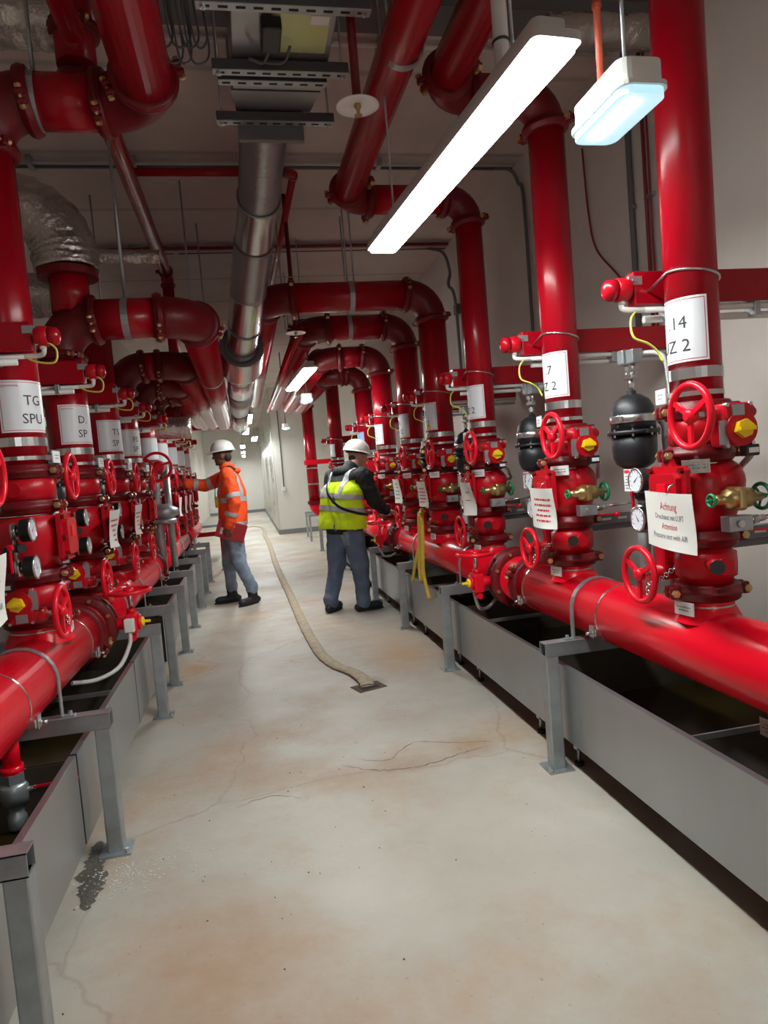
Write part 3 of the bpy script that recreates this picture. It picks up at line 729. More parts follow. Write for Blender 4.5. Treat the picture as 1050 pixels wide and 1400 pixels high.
# ------------------------------------------------------------------ stations
RT_R = [  # (radius, route above, bend, label text, extras)
    ('150', [(0, 0, 3.66)], [('.14', .062, 1.80, 'RIGHT'), ('UZ 2', .070, 1.725, 'RIGHT')], {}),
    ('150', [(0, 0, 3.09), (-.51, 0, 3.09), (-.51, -2.6, 3.12)], [('.7', .050, 1.80, 'RIGHT'), ('UZ 2', .070, 1.725, 'RIGHT')], {}),
    ('150', [(0, 0, 3.07), (-.78, 0, 3.07), (-.76, -3.6, 3.07)], [('5', .0, 1.80, 'RIGHT'), ('Z 2', .062, 1.725, 'RIGHT')], {}),
    ('200', [(0, 0, 2.74), (-1.25, 0, 2.74), (-1.27, 6.6, 2.74)], [('R', .03, 1.80, 'RIGHT'), ('2', .062, 1.725, 'RIGHT')], {'sticker': True}),
    ('200', [(0, 0, 2.70), (-.88, 0, 2.70), (-.9, 6.2, 2.72)], [('R', .03, 1.80, 'RIGHT'), ('12', .062, 1.725, 'RIGHT')], {}),
    ('200', [(0, 0, 2.64), (-.62, 0, 2.64), (-.65, 5.2, 2.66)], [('N', .03, 1.80, 'RIGHT'), ('22', .062, 1.725, 'RIGHT')], {}),
    ('200', [(0, 0, 2.62), (-.44, 0, 2.62), (-.46, 3.7, 2.62)], [('2', .062, 1.725, 'RIGHT')], {'col': 'labelblue'}),
    ('200', [(0, 0, 3.0)], [], {}),
]
RISER_TXT_R = ['pale label reading .14 UZ 2', 'pale label reading .7 UZ 2', 'pale label ending Z 2', 'pale label and yellow sticker', 'pale label reading R 12', 'pale label reading 22', 'light blue label', 'plain white label']
def route_local(rt): return [Vector(p) for p in rt]
def station(row, i, y, key, route, text, extra, near):
    right = row == 'right'; at = (XR if right else XL, y, 0); rz = 0 if right else PI
    r = .084 if key == '150' else .1095
    nm = f'{row}-hand row, {ORD[i]} from camera'
    if route is not None:
        D = riser_def(r, route, r * 1.75, dz=0 if right else .085)
        if extra.get('sheet', True):
            label_sheet(D, r, text, extra.get('u0', .0), extra.get('half', .125), col=extra.get('col', 'label'), brand=extra.get('brand', False), sticker=extra.get('sticker', False), size=extra.get('size', .058))
        if 'clamp' in extra:
            for c, ax in extra['clamp']:
                D.part('hanger_strap', MB().lathe([(r, -.018), (r + .004, -.018), (r + .004, .018), (r, .018)], c, ax, 28, closed=True, smooth=False), 'galv')
        D.place(at, rz, extra['label'], 'pipe', 'riser pipes')
    P = PROTO[key]
    P['ups' if right and i == 0 else 'up'].place(at, rz, f'red upper butterfly valve with handwheel, {nm}', 'valve', 'upper butterfly valves', subs=near)
    P['low'].place(at, rz, f'red lower butterfly valve with chained handwheel, {nm}', 'valve', 'lower butterfly valves', subs=near)
    P['alarm'].place(at, rz, f'red alarm valve with bolted cover, {nm}', 'valve', 'alarm check valves', subs=near, skip=() if right else ('data_card',))
    VESSEL.place(at, rz, f'black air vessel with steel clamp band, {nm}', 'tank', 'black air vessels', subs=near, skip=() if right else ('standpipe', 'hose'))
    bat = at if right else (at[0], at[1], .085)
    (BEAM if right else BEAM_L).place(bat, rz, f'red crossbeam with white conduits fixed to wall, {nm}', 'beam', 'red crossbeams')
    BEACON.place(bat, rz, f'small red alarm beacon at the crossbeam end, {nm}', 'beacon', 'red alarm beacons')
clampsR = {3: [((-.62, 0, 2.74), (1, 0, 0))], 4: [((-.5, 0, 2.70), (1, 0, 0))], 2: [((-.765, -1.5, 3.07), (0, 1, 0))]}
for i, y in enumerate(STR):
    key, route, text, ex = RT_R[i]; ex = dict(ex)
    ex['label'] = f'red riser pipe with {RISER_TXT_R[i]}, {ORD[i]} on the right'
    if i in clampsR: ex['clamp'] = clampsR[i]
    station('right', i, y, key, route, text, ex, i < 6)
LT = [None,
      ([(0, 0, 3.04), (-.67, 0, 3.04), (-.67, 2.9, 3.06)], [('TG', -.102, 1.80, 'LEFT'), ('SPU', -.114, 1.725, 'LEFT')], {'brand': True}, 'label reading TG SPU'),
      ([(0, 0, 2.36), (-.72, 0, 2.36), (-.66, -7.2, 2.36)], [('D.', -.10, 1.80, 'LEFT'), ('SP', -.105, 1.725, 'LEFT')], {'brand': True}, 'label reading D. SP'),
      ([(0, 0, 2.6)], [('TS', -.10, 1.80, 'LEFT'), ('SP', -.105, 1.725, 'LEFT')], {}, 'label reading TS SP'),
      ([(0, 0, 2.40), (-.5, 0, 2.40), (-.47, -5.6, 2.40)], [('FS', -.10, 1.80, 'LEFT'), ('SP', -.105, 1.725, 'LEFT')], {}, 'label reading FS SP'),
      ([(0, 0, 2.40), (-.36, 0, 2.40), (-.34, -4.6, 2.40)], [], {}, 'blank white label'),
      ([(0, 0, 2.42), (-.28, 0, 2.42), (-.26, -3.6, 2.42)], [], {}, 'small white label'),
      ([(0, 0, 2.6)], [], {}, 'white sheet label'), ([(0, 0, 2.6)], [], {}, 'pale sheet label'), ([(0, 0, 2.6)], [], {}, 'pale label')]
for i, y in enumerate(STL):
    if LT[i] is None: station('left', i, y, '200', None, [], {}, True); continue
    route, text, ex, desc = LT[i]; ex = dict(ex); ex['left'] = True; ex.setdefault('u0', -.045); ex.setdefault('half', .148)
    ex['label'] = f'red riser pipe with {desc}, {ORD[i]} station on the left'
    if i == 2: ex['clamp'] = [((-.36, 0, 2.36), (1, 0, 0)), ((-.70, -2.2, 2.36), (0, 1, 0))]
    if i == 1: ex['clamp'] = [((-.22, 0, 3.04), (1, 0, 0))]
    station('left', i, y, '200', route, text, ex, i < 6)

# stand-alone riser at the far end of the right header
root = thing('riser_pipe', (1.24, 13.0, ZH - RH), 'red stand-alone riser with flanged elbow at the far right header end', 'pipe', 'riser pipes')
for t, p in seq:
    if t == 's': part(root, 'pipe', MB().cyl(p[0], p[1], .1095, n=24), 'redpipe')
    else: part(root, 'elbow', MB().tube(p, .113, 22), 'redwheel')
for z in (.9, 2.72): part(root, 'coupling', MB().lathe([(.11, -.03), (.14, -.03), (.14, .03), (.11, .03)], (1.24, 13, z), n=22, closed=True, smooth=False), 'redfit')
for z in (1.25, 1.55): part(root, 'band', MB().lathe([(.11, -.012), (.113, -.012), (.113, .012), (.11, .012)], (1.24, 13, z), n=22, closed=True, smooth=False), 'steel')
part(root, 'cross_bar', MB().box((1.4, 12.85, 1.66), (.62, .06, .09)), 'red')

# ------------------------------------------------------------------ support frames
def hollow(mb, c, size, axis, wall=.004):     # square tube along axis, open ends
    c = Vector(c); hx = [s / 2 for s in size]; ax = 'xyz'.index(axis); o = [k for k in range(3) if k != ax]
    for k in o:
        for s in (-1, 1):
            cc = list(c); cc[k] += s * (hx[k] - wall / 2); ss = list(size); ss[k] = wall
            mb.box(cc, ss)
    cc = list(c); ss = list(size)
    for k in o: ss[k] -= wall
    ss[ax] -= .10; mb.box(cc, ss)               # closed further in
    return mb
FRAMES = []
def frame(side, y, label, ztop=.583, mt='galv', hdr=True, post_only=False):
    s = 1 if side == 'right' else -1
    xp = 1.262 if s > 0 else -.638; xb = 2.175 if s > 0 else -1.605; xh = XR if s > 0 else XL
    root = thing('support_frame', (xp, y, 0), label, 'frame', 'galvanised pipe support frames')
    zt = ztop; t = .062
    part(root, 'post', MB().box((xp, y, (zt - t) / 2 + .004), (t, t, zt - t), bev=.006), mt)
    part(root, 'post', MB().box((xb, y, (zt - t) / 2 + .004), (t, t, zt - t), bev=.006), mt)
    part(root, 'beam', hollow(MB(), ((xp + xb) / 2, y, zt - t / 2), (abs(xb - xp) + t, t, t), 'x'), mt)
    for x in (xp, xb):
        p = part(root, 'base_plate', MB().box((x, y, .004), (.12, .12, .008)), mt)
    part(root, 'anchor_bolt', MB().cyl((xp - s * .045, y - .045, .008), (xp - s * .045, y - .045, .026), .009, n=6, smooth=False), 'steel')
    if hdr:
        q = RH + .004; yy = y - .0
        pts = [(xh + s * -1 * (q + .0), yy, zt + .003), (xh - s * q, yy, ZH)]
        pts += [(xh - s * q * math.cos(a), yy, ZH + q * math.sin(a)) for a in [PI * k / 14 for k in range(1, 14)]]
        pts += [(xh + s * q, yy, ZH), (xh + s * q, yy, zt + .003)]
        mb = MB().strip(pts, (0, 1, 0), .03, .005)
        for k in (-1, 1): mb.box((xh + k * (q + .022), yy, zt + .003), (.05, .03, .006)).cyl((xh + k * (q + .03), yy, zt + .004), (xh + k * (q + .03), yy, zt + .02), .008, n=6, smooth=False)
        part(root, 'pipe_strap', mb, 'galv')
    return root
for k, y in enumerate([1.0, 2.83, 4.49, 5.84, 7.25, 9.9, 11.3, 12.6]):
    frame('right', y, f'galvanised support frame under the right header, {ORD[k]} from the camera' if k else 'galvanised support frame under the right header, just outside view')
for k, y in enumerate([1.78, 2.80, 4.37, 5.05, 6.0, 7.0, 8.1, 9.1, 10.1]):
    frame('left', y, f'galvanised support frame under the left header, {ORD[k]} from the camera', ztop=.565 if k < 2 else .58)
for x, y, k in ((1.25, 14.6, 'near'), (1.28, 15.8, 'far')):
    r_ = thing('trestle', (x, y, 0), f'thin grey trestle by the far corner, {k} one', 'trestle', 'thin grey trestles')
    part(r_, 'top_bar', MB().box((x + .3, y, .56), (.66, .05, .05)), 'galv')
    for q in (0, .6): part(r_, 'leg', MB().box((x + q, y, .27), (.045, .045, .54)), 'galv')
r_ = thing('red_trestle', (-.48, 11.4, 0), 'red steel trestle standing beyond the left frames', 'trestle')
part(r_, 'top_bar', MB().box((-.78, 11.4, .60), (.66, .07, .07)), 'redpipe')
for q in (-.48, -1.05): part(r_, 'leg', MB().box((q, 11.4, .284), (.06, .06, .565)), 'redpipe')
for q in (-.48, -1.05): part(r_, 'foot_plate', MB().box((q, 11.4, .004), (.1, .1, .008)), 'redpipe')
r_ = thing('grey_bench', (-.62, 13.0, 0), 'grey steel work bench past the red trestle', 'bench')
part(r_, 'top', MB().box((-.8, 13.1, .66), (.7, 1.2, .04)), 'galv')
for xx in (-.48, -1.1):
    for yy in (12.55, 13.65): part(r_, 'leg', MB().box((xx, yy, .32), (.05, .05, .64)), 'galv')

# ------------------------------------------------------------------ drip trays
def tray(side, y0, y1, label):
    s = 1 if side == 'right' else -1
    xf = 1.318 if s > 0 else -.706; xk = 2.12 if s > 0 else -1.53; z0, z1 = .125, .470
    root = thing('drip_tray', ((xf + xk) / 2, y0, 0), label, 'tray', 'stainless drip trays')
    L = y1 - y0; ym = (y0 + y1) / 2
    part(root, 'front_lining', MB().box((xf + s * .0035, ym, (z0 + z1) / 2 - .004), (.003, L - .004, z1 - z0 - .012)), 'traydark')
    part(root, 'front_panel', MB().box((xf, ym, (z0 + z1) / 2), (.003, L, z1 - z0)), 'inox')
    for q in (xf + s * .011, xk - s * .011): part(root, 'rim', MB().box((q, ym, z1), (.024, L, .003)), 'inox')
    part(root, 'back_panel', MB().box((xk, ym, (z0 + z1) / 2), (.003, L, z1 - z0)), 'traydark')
    part(root, 'bottom', MB().box(((xf + xk) / 2, ym, z0), (abs(xk - xf), L, .003)), 'traydark')
    for yy in (y0 + .002, y1 - .002): part(root, 'end_panel', MB().box(((xf + xk) / 2, yy, (z0 + z1) / 2 - .01), (abs(xk - xf), .003, z1 - z0 - .02)), 'traydark')
    if L > 1.0: part(root, 'tie_bar', MB().box(((xf + xk) / 2, y0 + L * .62, z1 - .012), (abs(xk - xf), .008, .02)), 'inox')
    n = max(2, int(round(L / .9)))
    for k in range(n):
        yy = y0 + .2 + (L - .4) * k / (n - 1)
        for xx in (xf + s * (.05 if s > 0 else .26), xk - s * .05):
            f = part(root, 'foot', MB().cyl((xx, yy, .012), (xx, yy, .125), .009, n=8).box((xx + s * .02, yy, .10), (.07, .035, .05)), 'inox')
            g = MB().cyl((xx, yy, .0), (xx, yy, .014), .022, n=12); gg = link('foot_pad', g.mesh('foot_pad', 'rubber', root.location), f)
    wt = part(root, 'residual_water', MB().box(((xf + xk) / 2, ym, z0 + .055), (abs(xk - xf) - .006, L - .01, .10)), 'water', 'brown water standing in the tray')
    return root
for k, (a, b) in enumerate([(.2, 3.02), (3.03, 4.36), (4.37, 5.72), (5.73, 8.4), (8.42, 11.0)]):
    tray('right', a, b, f'stainless drip tray under the right header, {ORD[k]} from the camera')
for k, (a, b) in enumerate([(-.6, 2.62), (2.64, 3.92), (3.94, 4.75), (5.25, 7.4), (7.45, 10.0)]):
    tray('left', a, b, f'stainless drip tray under the left header, {ORD[k]} from the camera')

# ------------------------------------------------------------------ lamps
def rrect(w, l, c=.02, n=4):
    o = []
    for sx, sy, a0 in ((1, 1, 0), (-1, 1, 90), (-1, -1, 180), (1, -1, 270)):
        for k in range(n + 1):
            a = math.radians(a0 + 90 * k / n); o.append((sx * (w / 2 - c) + c * math.cos(a), sy * (l / 2 - c) + c * math.sin(a)))
    return o
def ceiling_lamp(x, y, z, rz, label, conduit=False):
    root = thing('ceiling_lamp', (x, y, z), label, 'lamp', 'long ceiling lamps')
    R = Matrix.Rotation(rz, 3, 'Z'); L, W = 1.52, .118
    def P(a, b, c): return Vector((x, y, z)) + R @ Vector((a, b, c))
    u = R @ Vector((1, 0, 0)); v = R @ Vector((0, 1, 0))
    body = MB().prism(rrect(W * .78, L - .03), P(0, 0, .035), u, v, .045)
    body.prism(rrect(W + .018, L + .03), P(0, 0, .014), u, v, .022)
    part(root, 'housing', body, 'lampbody')
    part(root, 'lens', MB().prism(rrect(W, L, .02), P(0, 0, .0), u, v, .013), 'lens')
    for k in (-.55, .55):
        part(root, 'hanger', MB().cyl(P(0, k, .07), tuple(P(0, k, 0).xy) + (CZ,), .0045, n=6), 'galv')
    if conduit:
        part(root, 'conduit', MB().cyl(P(.02, -.45, .075), tuple(P(.02, -.45, 0).xy) + (CZ,), .022, n=12), 'pvc')
        part(root, 'cable_tie', MB().torus(P(.02, -.45, .20), (0, 0, 1), .023, .004, 16, 6), 'blackp')
    return root
LAMPS = [(.765, 2.335, 2.40, .085, 'long lit lamp hanging nearest the camera', True), (.64, 7.15, 2.40, .05, 'long lit lamp above the yellow-vest worker, second along the ceiling'),
         (.12, 11.6, 2.42, 0, 'long lit lamp far down the aisle, third along the ceiling'), (.29, 17.3, 2.42, 0, 'small far lit lamp before the passage corner, fourth along the ceiling'),
         (-.02, 20.7, 2.42, 0, 'faint far lit lamp in the passage, fifth along the ceiling'), (-.02, 25.0, 2.42, 0, 'farthest faint lit lamp in the passage'),
         (.08, 14.4, 2.42, 0, 'added lamp brightening the aisle halfway to the passage corner'), (-.02, 28.6, 2.42, 0, 'added lamp brightening the passage end'),  # both lamps added to brighten the far end
         (.75, -2.3, 2.40, 0, 'long lit lamp behind the viewpoint')]
for a in LAMPS: ceiling_lamp(*a)
def emergency_lamp(x, y, z, label, tube):
    root = thing('emergency_lamp', (x, y, z), label, 'lamp', 'small emergency lamps')
    u = Vector((1, 0, 0)); v = Vector((0, 1, 0))
    part(root, 'housing', MB().prism(rrect(.125, .26, .03), (x, y, z + .022), u, v, .06).prism(rrect(.142, .285, .035), (x, y, z + .012), u, v, .012), 'lampwhite')
    part(root, 'lens', MB().prism(rrect(.128, .268, .03), (x, y, z - .008), u, v, .02), 'lens_e')
    part(root, 'light_tube', MB().prism(rrect(.04, .21, .018), (x - .012, y, z - .0105), u, v, .003), 'lens_t')
    part(root, 'rod', MB().cyl((x, y - .05, z + .08), (x, y - .05, CZ), .005, n=8), 'galv')
    if tube: part(root, 'supply_tube', MB().cyl((x - .005, y + .06, z + .08), (x - .005, y + .06, CZ), .0095, n=10).cyl((x - .005, y + .06, 2.62), (x - .005, y + .06, 2.635), .013, n=10), 'orangepipe')
    else: part(root, 'supply_tube', MB().cyl((x, y + .06, z + .08), (x, y + .06, CZ), .009, n=8), 'redpipe')
emergency_lamp(1.055, 1.70, 2.30, 'white emergency lamp glowing pale blue, nearest the camera', True)
emergency_lamp(.79, 8.2, 2.30, 'small emergency lamp seen edge-on above the far riser', False)
emergency_lamp(.79, 12.5, 2.30, 'tiny emergency lamp on red rod near the passage corner', False)

# ------------------------------------------------------------------ under the ceiling
def spiral(pts, r, rib, dr):
    """ridged sheet-metal tube: radius pulses along the path"""
    sp = []; P = smooth_path(pts, 8); L = 0
    for a, b in zip(P[:-1], P[1:]):
        n = max(1, int((b - a).length / (rib / 4)))
        for k in range(n): sp.append(a.lerp(b, k / n))
    sp.append(P[-1]); rs = [r + (dr if i % 4 == 0 else 0) for i in range(len(sp))]
    return MB().tube(sp, rs, 30)
dv = thing('ventilation_duct', (.2, 3.35, 2.3), 'round spiral silver duct dropping and running down the aisle', 'duct')
part(dv, 'duct_section', spiral([(.245, 3.38, 3.14), (.24, 3.8, 3.13), (.225, 4.15, 3.07)], .118, .03, .003), 'duct')
part(dv, 'duct_section', MB().tube(smooth_path([(.225, 4.15, 3.07), (.21, 4.4, 3.03), (.19, 4.6, 2.96)], 6), .121, 30), 'steel')
part(dv, 'duct_section', spiral([(.19, 4.6, 2.96), (.165, 4.8, 2.86), (.14, 5.0, 2.76)], .126, .06, .005), 'duct')
part(dv, 'duct_section', MB().tube(smooth_path([(.14, 5.0, 2.76), (.12, 5.2, 2.69), (.10, 5.45, 2.62)], 6), .125, 30), 'steel')
part(dv, 'duct_section', MB().tube(smooth_path([(.10, 5.45, 2.62), (.08, 5.6, 2.565), (.065, 5.75, 2.52)], 6), .122, 30), 'steel')
for q, d in (((.225, 4.15, 3.07), (-.05, 1, -.12)), ((.19, 4.6, 2.96), (-.1, 1, -.45)), ((.14, 5.0, 2.76), (-.1, 1, -.45)), ((.10, 5.45, 2.62), (-.1, 1, -.28))):
    part(dv, 'joint_band', MB().torus(q, d, .126, .006, 30, 6), 'duct')
dd = Vector((-.04, 1, -.18)).normalized(); c0 = Vector((.062, 5.75, 2.515))
part(dv, 'silencer', MB().lathe([(.12, 0), (.178, .0), (.185, .01)] + [(.185 + (.004 if k % 2 else 0), .02 + .035 * k) for k in range(12)] + [(.18, .45), (.125, .47)], c0, dd, 34), 'steel', 'wider ribbed silencer drum with dark end plate')
part(dv, 'silencer_end', MB().lathe([(.128, -.006), (.176, -.006), (.176, -.001), (.128, -.001)], c0, dd, 34, closed=True), 'pvcd')
c1 = c0 + dd * .47
part(dv, 'duct_section', MB().tube([c1, Vector((.03, 7.0, 2.40)), Vector((.018, 7.6, 2.40))], .125, 30), 'steel')
part(dv, 'duct_section', MB().cyl((.018, 7.6, 2.40), (.0, 9.4, 2.38), .125, n=30), 'duct')
part(dv, 'duct_section', MB().cyl((.0, 9.4, 2.38), (-.026, 12.2, 2.36), .125, n=30), 'steel')
for yy, xx, zz in ((6.6, .035, 2.42), (7.6, .018, 2.40), (9.4, 0, 2.38), (11.9, -.02, 2.36)): part(dv, 'joint_band', MB().torus((xx, yy, zz), (0, 1, 0), .127, .006, 30, 6), 'pvcd')

bx_ = thing('ventilation_box', (.30, 2.75, 3.13), 'rectangular sheet-metal duct box on slotted rails', 'duct')
part(bx_, 'casing', MB().box((.30, 2.72, 3.26), (.40, .86, .24), bev=.006), 'duct')
vs = []
for (yy, hw, hz, zc) in ((3.16, .20, .12, 3.26), (3.34, .165, .10, 3.24)):
    vs += [(.29 - hw, yy, zc - hz), (.29 + hw, yy, zc - hz), (.29 + hw, yy, zc + hz), (.29 - hw, yy, zc + hz)]
part(bx_, 'transition', MB().add(vs, [(0, 1, 5, 4), (1, 2, 6, 5), (2, 3, 7, 6), (3, 0, 4, 7), (0, 3, 2, 1), (4, 5, 6, 7)], False), 'duct')
part(bx_, 'end_plate', MB().box((.27, 3.37, 3.15), (.31, .03, .26), bev=.004), 'pvcd')
part(bx_, 'access_cover', MB().box((.365, 2.73, 3.137), (.22, .27, .006), bev=.001), 'ygsheen')
part(bx_, 'junction_box', MB().box((.25, 2.72, 3.11), (.075, .15, .05), bev=.006), 'blackp')
part(bx_, 'rating_plate', MB().box((.435, 2.66, 3.1325), (.07, .05, .002)), 'white')
part(bx_, 'cable', MB().tube(smooth_path([(.25, 2.78, 3.10), (.22, 2.83, 3.07), (.17, 2.82, 3.08), (.19, 2.87, 3.10), (.3, 2.86, 3.09), (.33, 2.8, 3.12)], 6), .006, 6), 'cable')
def rail(x0, x1, y, z, label, rods=True, zt=CZ):
    root = thing('slotted_rail', ((x0 + x1) / 2, y, z), label, 'rail', 'slotted mounting rails')
    part(root, 'channel', MB().box(((x0 + x1) / 2, y, z + .024), (x1 - x0, .042, .042), bev=.003), 'railshade')  # sides coloured as in shade, flange below kept bright
    part(root, 'flange', MB().box(((x0 + x1) / 2, y, z + .0016), (x1 - x0, .042, .003)), 'galv')
    n = int((x1 - x0) / .058); sl = MB()
    for k in range(n):
        xx = x0 + (k + .5) * (x1 - x0) / n
        q = part(root, 'slot', MB().box((xx, y, z + .0006), (.034, .013, .0028)), 'hole')
    for xx in ((x0 + .025, x1 - .025) if rods else ()):
        part(root, 'rod', MB().cyl((xx, y, z - .012), (xx, y, zt), .005, n=8), 'galv'); part(root, 'nut', MB().cyl((xx, y, z - .01), (xx, y, z), .011, n=6, smooth=False), 'steel')
rail(-.02, .60, 2.52, 3.075, 'slotted steel rail under the duct box, nearest the camera')
rail(.02, .58, 2.93, 3.085, 'slotted steel rail under the duct box, second from the camera')
rail(.04, .50, 3.03, 3.10, 'short slotted steel rail under the duct box, third from the camera', False)
rail(.02, .57, 3.33, 3.085, 'slotted steel rail under the duct transition, farthest from the camera')

def run(name, label, cat, pts, r, material, bend, group=None, couplings=True, fit='redfit', cw=.03):
    root = thing(name, pts[0], label, cat, group)
    for t, p in (fillet(pts, bend) if len(pts) > 2 else [('s', [Vector(pts[0]), Vector(pts[1])])]):
        if t == 's': part(root, 'pipe', MB().cyl(p[0], p[1], r, n=18), material)
        else:
            part(root, 'elbow', MB().tube(p, r * 1.06, 16), material)
            if couplings:
                for q, d in ((p[0], p[1] - p[0]), (p[-1], p[-1] - p[-2])):
                    part(root, 'coupling', MB().lathe([(r, -cw / 2), (r * 1.28, -cw / 2), (r * 1.28, cw / 2), (r, cw / 2)], q, d, 16, closed=True, smooth=False).box(q + basis(d)[0] * r * 1.4, (cw, cw, cw), bev=.004), fit)
    return root
run('sprinkler_main', 'red sprinkler pipe under the ceiling running from the left elbow', 'pipe', [(-.553, 1.0, 3.4), (-.55, 6.75, 3.4), (-.55, 6.75, 2.5)], .052, 'redpipe', .10, 'thin red sprinkler pipes')
q = run('sprinkler_branch', 'thin red sprinkler branch crossing behind the duct then running back', 'pipe', [(-.55, 4.74, 3.47), (.506, 4.74, 3.47), (.45, 7.9, 3.47)],   .026, 'redpipe', .05, 'thin red sprinkler pipes')
run('sprinkler_branch', 'thin red pipe joining the duct run farther down the aisle', 'pipe', [(.56, 5.7, 2.62), (.48, 12.0, 2.58)], .030, 'redpipe', .05, 'thin red sprinkler pipes')
run('sprinkler_branch', 'red cross pipe far down the left aisle above the orange worker', 'pipe', [(WL, 12.5, 2.42), (.1, 12.5, 2.42)], .05, 'redpipe', .05, 'thin red sprinkler pipes')
tl = thing('drop_pipe', (-.56, 3.3, 3.1), 'dark red pipe dropping from ceiling behind the top-left elbow', 'pipe')
D = Def('x', tl.location)
D.part('pipe', MB().cyl((-.56, 3.3, 3.66), (-.56, 3.3, 3.30), .085, n=24), 'redpipe'); D.part('elbow', MB().tube(fillet([(-.56, 3.3, 3.40), (-.56, 3.3, 3.2), (-.46, 3.42, 3.1)], .12)[1][1], .089, 20), 'redfit')
coupling(D, 3.45, .085, c=(-.56, 3.3, 0), ear=20); coupling(D, 0, .085, ax=(.5, .6, -.6), c=(-.50, 3.37, 3.18), ear=60)
for nm, me, sb, lb in D.parts:
    p = link(nm, me, tl)
    for sn, sm in sb: link(sn, sm, p)['kind'] = 'stuff'
# foil-wrapped pieces
def foil(name, label, pts, r, group='foil-wrapped ducts'):
    P = smooth_path(pts, 10); rs = []
    for i, p_ in enumerate(P): rs.append(r * (1 + .02 * math.sin(i * 2.1) + random.uniform(-.012, .012)))
    mb = MB().tube(P, rs, 26)
    from mathutils import noise
    mb.v = [tuple(Vector(v) + Vector((noise.noise(Vector(v) * 16), noise.noise(Vector(v) * 16 + Vector((9, 0, 0))), noise.noise(Vector(v) * 16 + Vector((0, 9, 0))))) * .010) for v in mb.v]
    return single(name, mb, 'foil', label, 'duct', group)
foil('foil_duct', 'crumpled silver foil duct elbow above the second left riser', [(-1.64, 4.02, 2.98), (-1.3, 4.02, 3.0), (-1.05, 4.0, 2.97), (-.9, 4.0, 2.87), (-.845, 4.0, 2.74), (-.84, 4.0, 2.63)], .165)
foil('foil_duct', 'silver foil duct behind the top of the left label pipe', [(-1.6, 4.5, 2.62), (-1.2, 4.5, 2.64), (-.95, 4.5, 2.62)], .13)
foil('foil_duct', 'slim silver foil pipe beside the small red ceiling pipe', [(-1.2, 4.75, 2.93), (-.8, 4.75, 2.94), (-.42, 4.75, 2.93)], .045)
foil('foil_duct', 'silver foil duct on the right wall behind the nearest riser', [(1.62, 3.2, 3.47), (1.9, 3.2, 3.49), (2.24, 3.2, 3.50)], .085)
foil('foil_duct', 'silver foil duct far along the left row', [(-1.5, 7.2, 2.0), (-1.0, 7.2, 2.02), (-.5, 7.2, 2.0)], .11)
foil('foil_duct', 'silver foil duct at the top-left corner of the ceiling', [(-1.1, 3.35, 3.52), (-.8, 3.35, 3.53), (-.62, 3.35, 3.52)], .12)
st = thing('foil_stub', (-.84, 4.0, 2.46), 'short red pipe with dark flange below the foil elbow', 'pipe')
part(st, 'pipe', MB().cyl((-.84, 4.0, 2.40), (-.84, 4.0, 2.62), .1, n=24), 'redpipe')
part(st, 'flange', MB().lathe([(.1, 2.585), (.155, 2.585), (.155, 2.625), (.1, 2.625)], (-.84, 4.0, 0), n=24, closed=True, smooth=False), 'redfit')
# cables along the ceiling
def conduits(y, z, lst, label, clips):
    root = thing('conduit_run', (0, y, z), label, 'conduit', 'conduits crossing the ceiling')
    for (x0, x1, dy, r, mt) in lst: part(root, 'conduit', MB().cyl((x0, y + dy, z), (x1, y + dy, z), r, n=8), mt)
    for x in clips: part(root, 'clip', MB().box((x, y, z + .01), (.035, .11, .06), bev=.004), 'galv')
    return root
conduits(4.98, 3.62, [(-1.6, 2.2, -.03, .013, 'pvc'), (-1.6, 2.2, .03, .012, 'pvcd')], 'grey conduits crossing the ceiling, nearer run', (-1.2, -.55, .2, .9, 1.15, 1.6))
conduits(6.75, 3.62, [(-1.6, 2.2, -.06, .016, 'cablered'), (-1.6, 2.2, 0, .022, 'pvc'), (-1.6, 2.2, .05, .018, 'cablered')], 'red and grey conduits crossing the ceiling, farther run', (-1.3, -.85, -.45, .1, .62, 1.15, 1.7))
conduits(3.62, 3.64, [(-.9, 2.2, 0, .014, 'pvcw')], 'pale conduit crossing the ceiling beside the duct box', (-.3, .9))
ct = thing('cable_tray', (1.2, 3.25, 3.5), 'dark cable tray crossing under the ceiling at the top', 'tray')
part(ct, 'tray', MB().box((.9, 3.25, 3.54), (2.6, .22, .012)).box((.9, 3.14, 3.57), (2.6, .004, .06)).box((.9, 3.36, 3.57), (2.6, .004, .06)), 'pvcd')
for k in range(3): part(ct, 'cable', MB().cyl((-.4, 3.19 + .05 * k, 3.56), (2.2, 3.19 + .05 * k, 3.56), .014, n=8), 'cable')
cc = thing('cable_coil', (-.11, 2.85, 3.0), 'loops of grey cable dangling beside the duct box', 'cable')
for k in range(7):
    x0 = -.19 + .022 * k; w_ = .05 + .012 * (k % 3); lo = 3.13 - .03 * ((k * 2) % 4)
    part(cc, 'cable', MB().tube(smooth_path([(x0, 2.84 + .01 * k, 3.55), (x0 + .005, 2.84, 3.3), (x0 + .02, 2.85, lo + .03), (x0 + .02 + w_ * .5, 2.85, lo), (x0 + w_ + .02, 2.86, lo + .05), (x0 + w_ + .01, 2.87, 3.3), (x0 + w_, 2.88, 3.55)], 5), .0045, 6), 'cable')
part(cc, 'holder', MB().box((-.08, 2.87, 3.57), (.34, .12, .04)), 'pvcd')
def rod(x, y, z0, label, r=.0065):
    return single('threaded_rod', MB().cyl((x, y, z0), (x, y, CZ), r, n=8), 'galv', label, 'rod', 'threaded hanger rods')
rod(-.56, 4.0, 2.47, 'threaded rod carrying the strap of the left cross pipe', .009)
rod(-.70, 3.1, 3.15, 'threaded rod carrying the strap of the top-left cross pipe', .009)
rod(-.28, 5.34, 2.55, 'threaded rod beside the left elbow of the lower cross pipe')
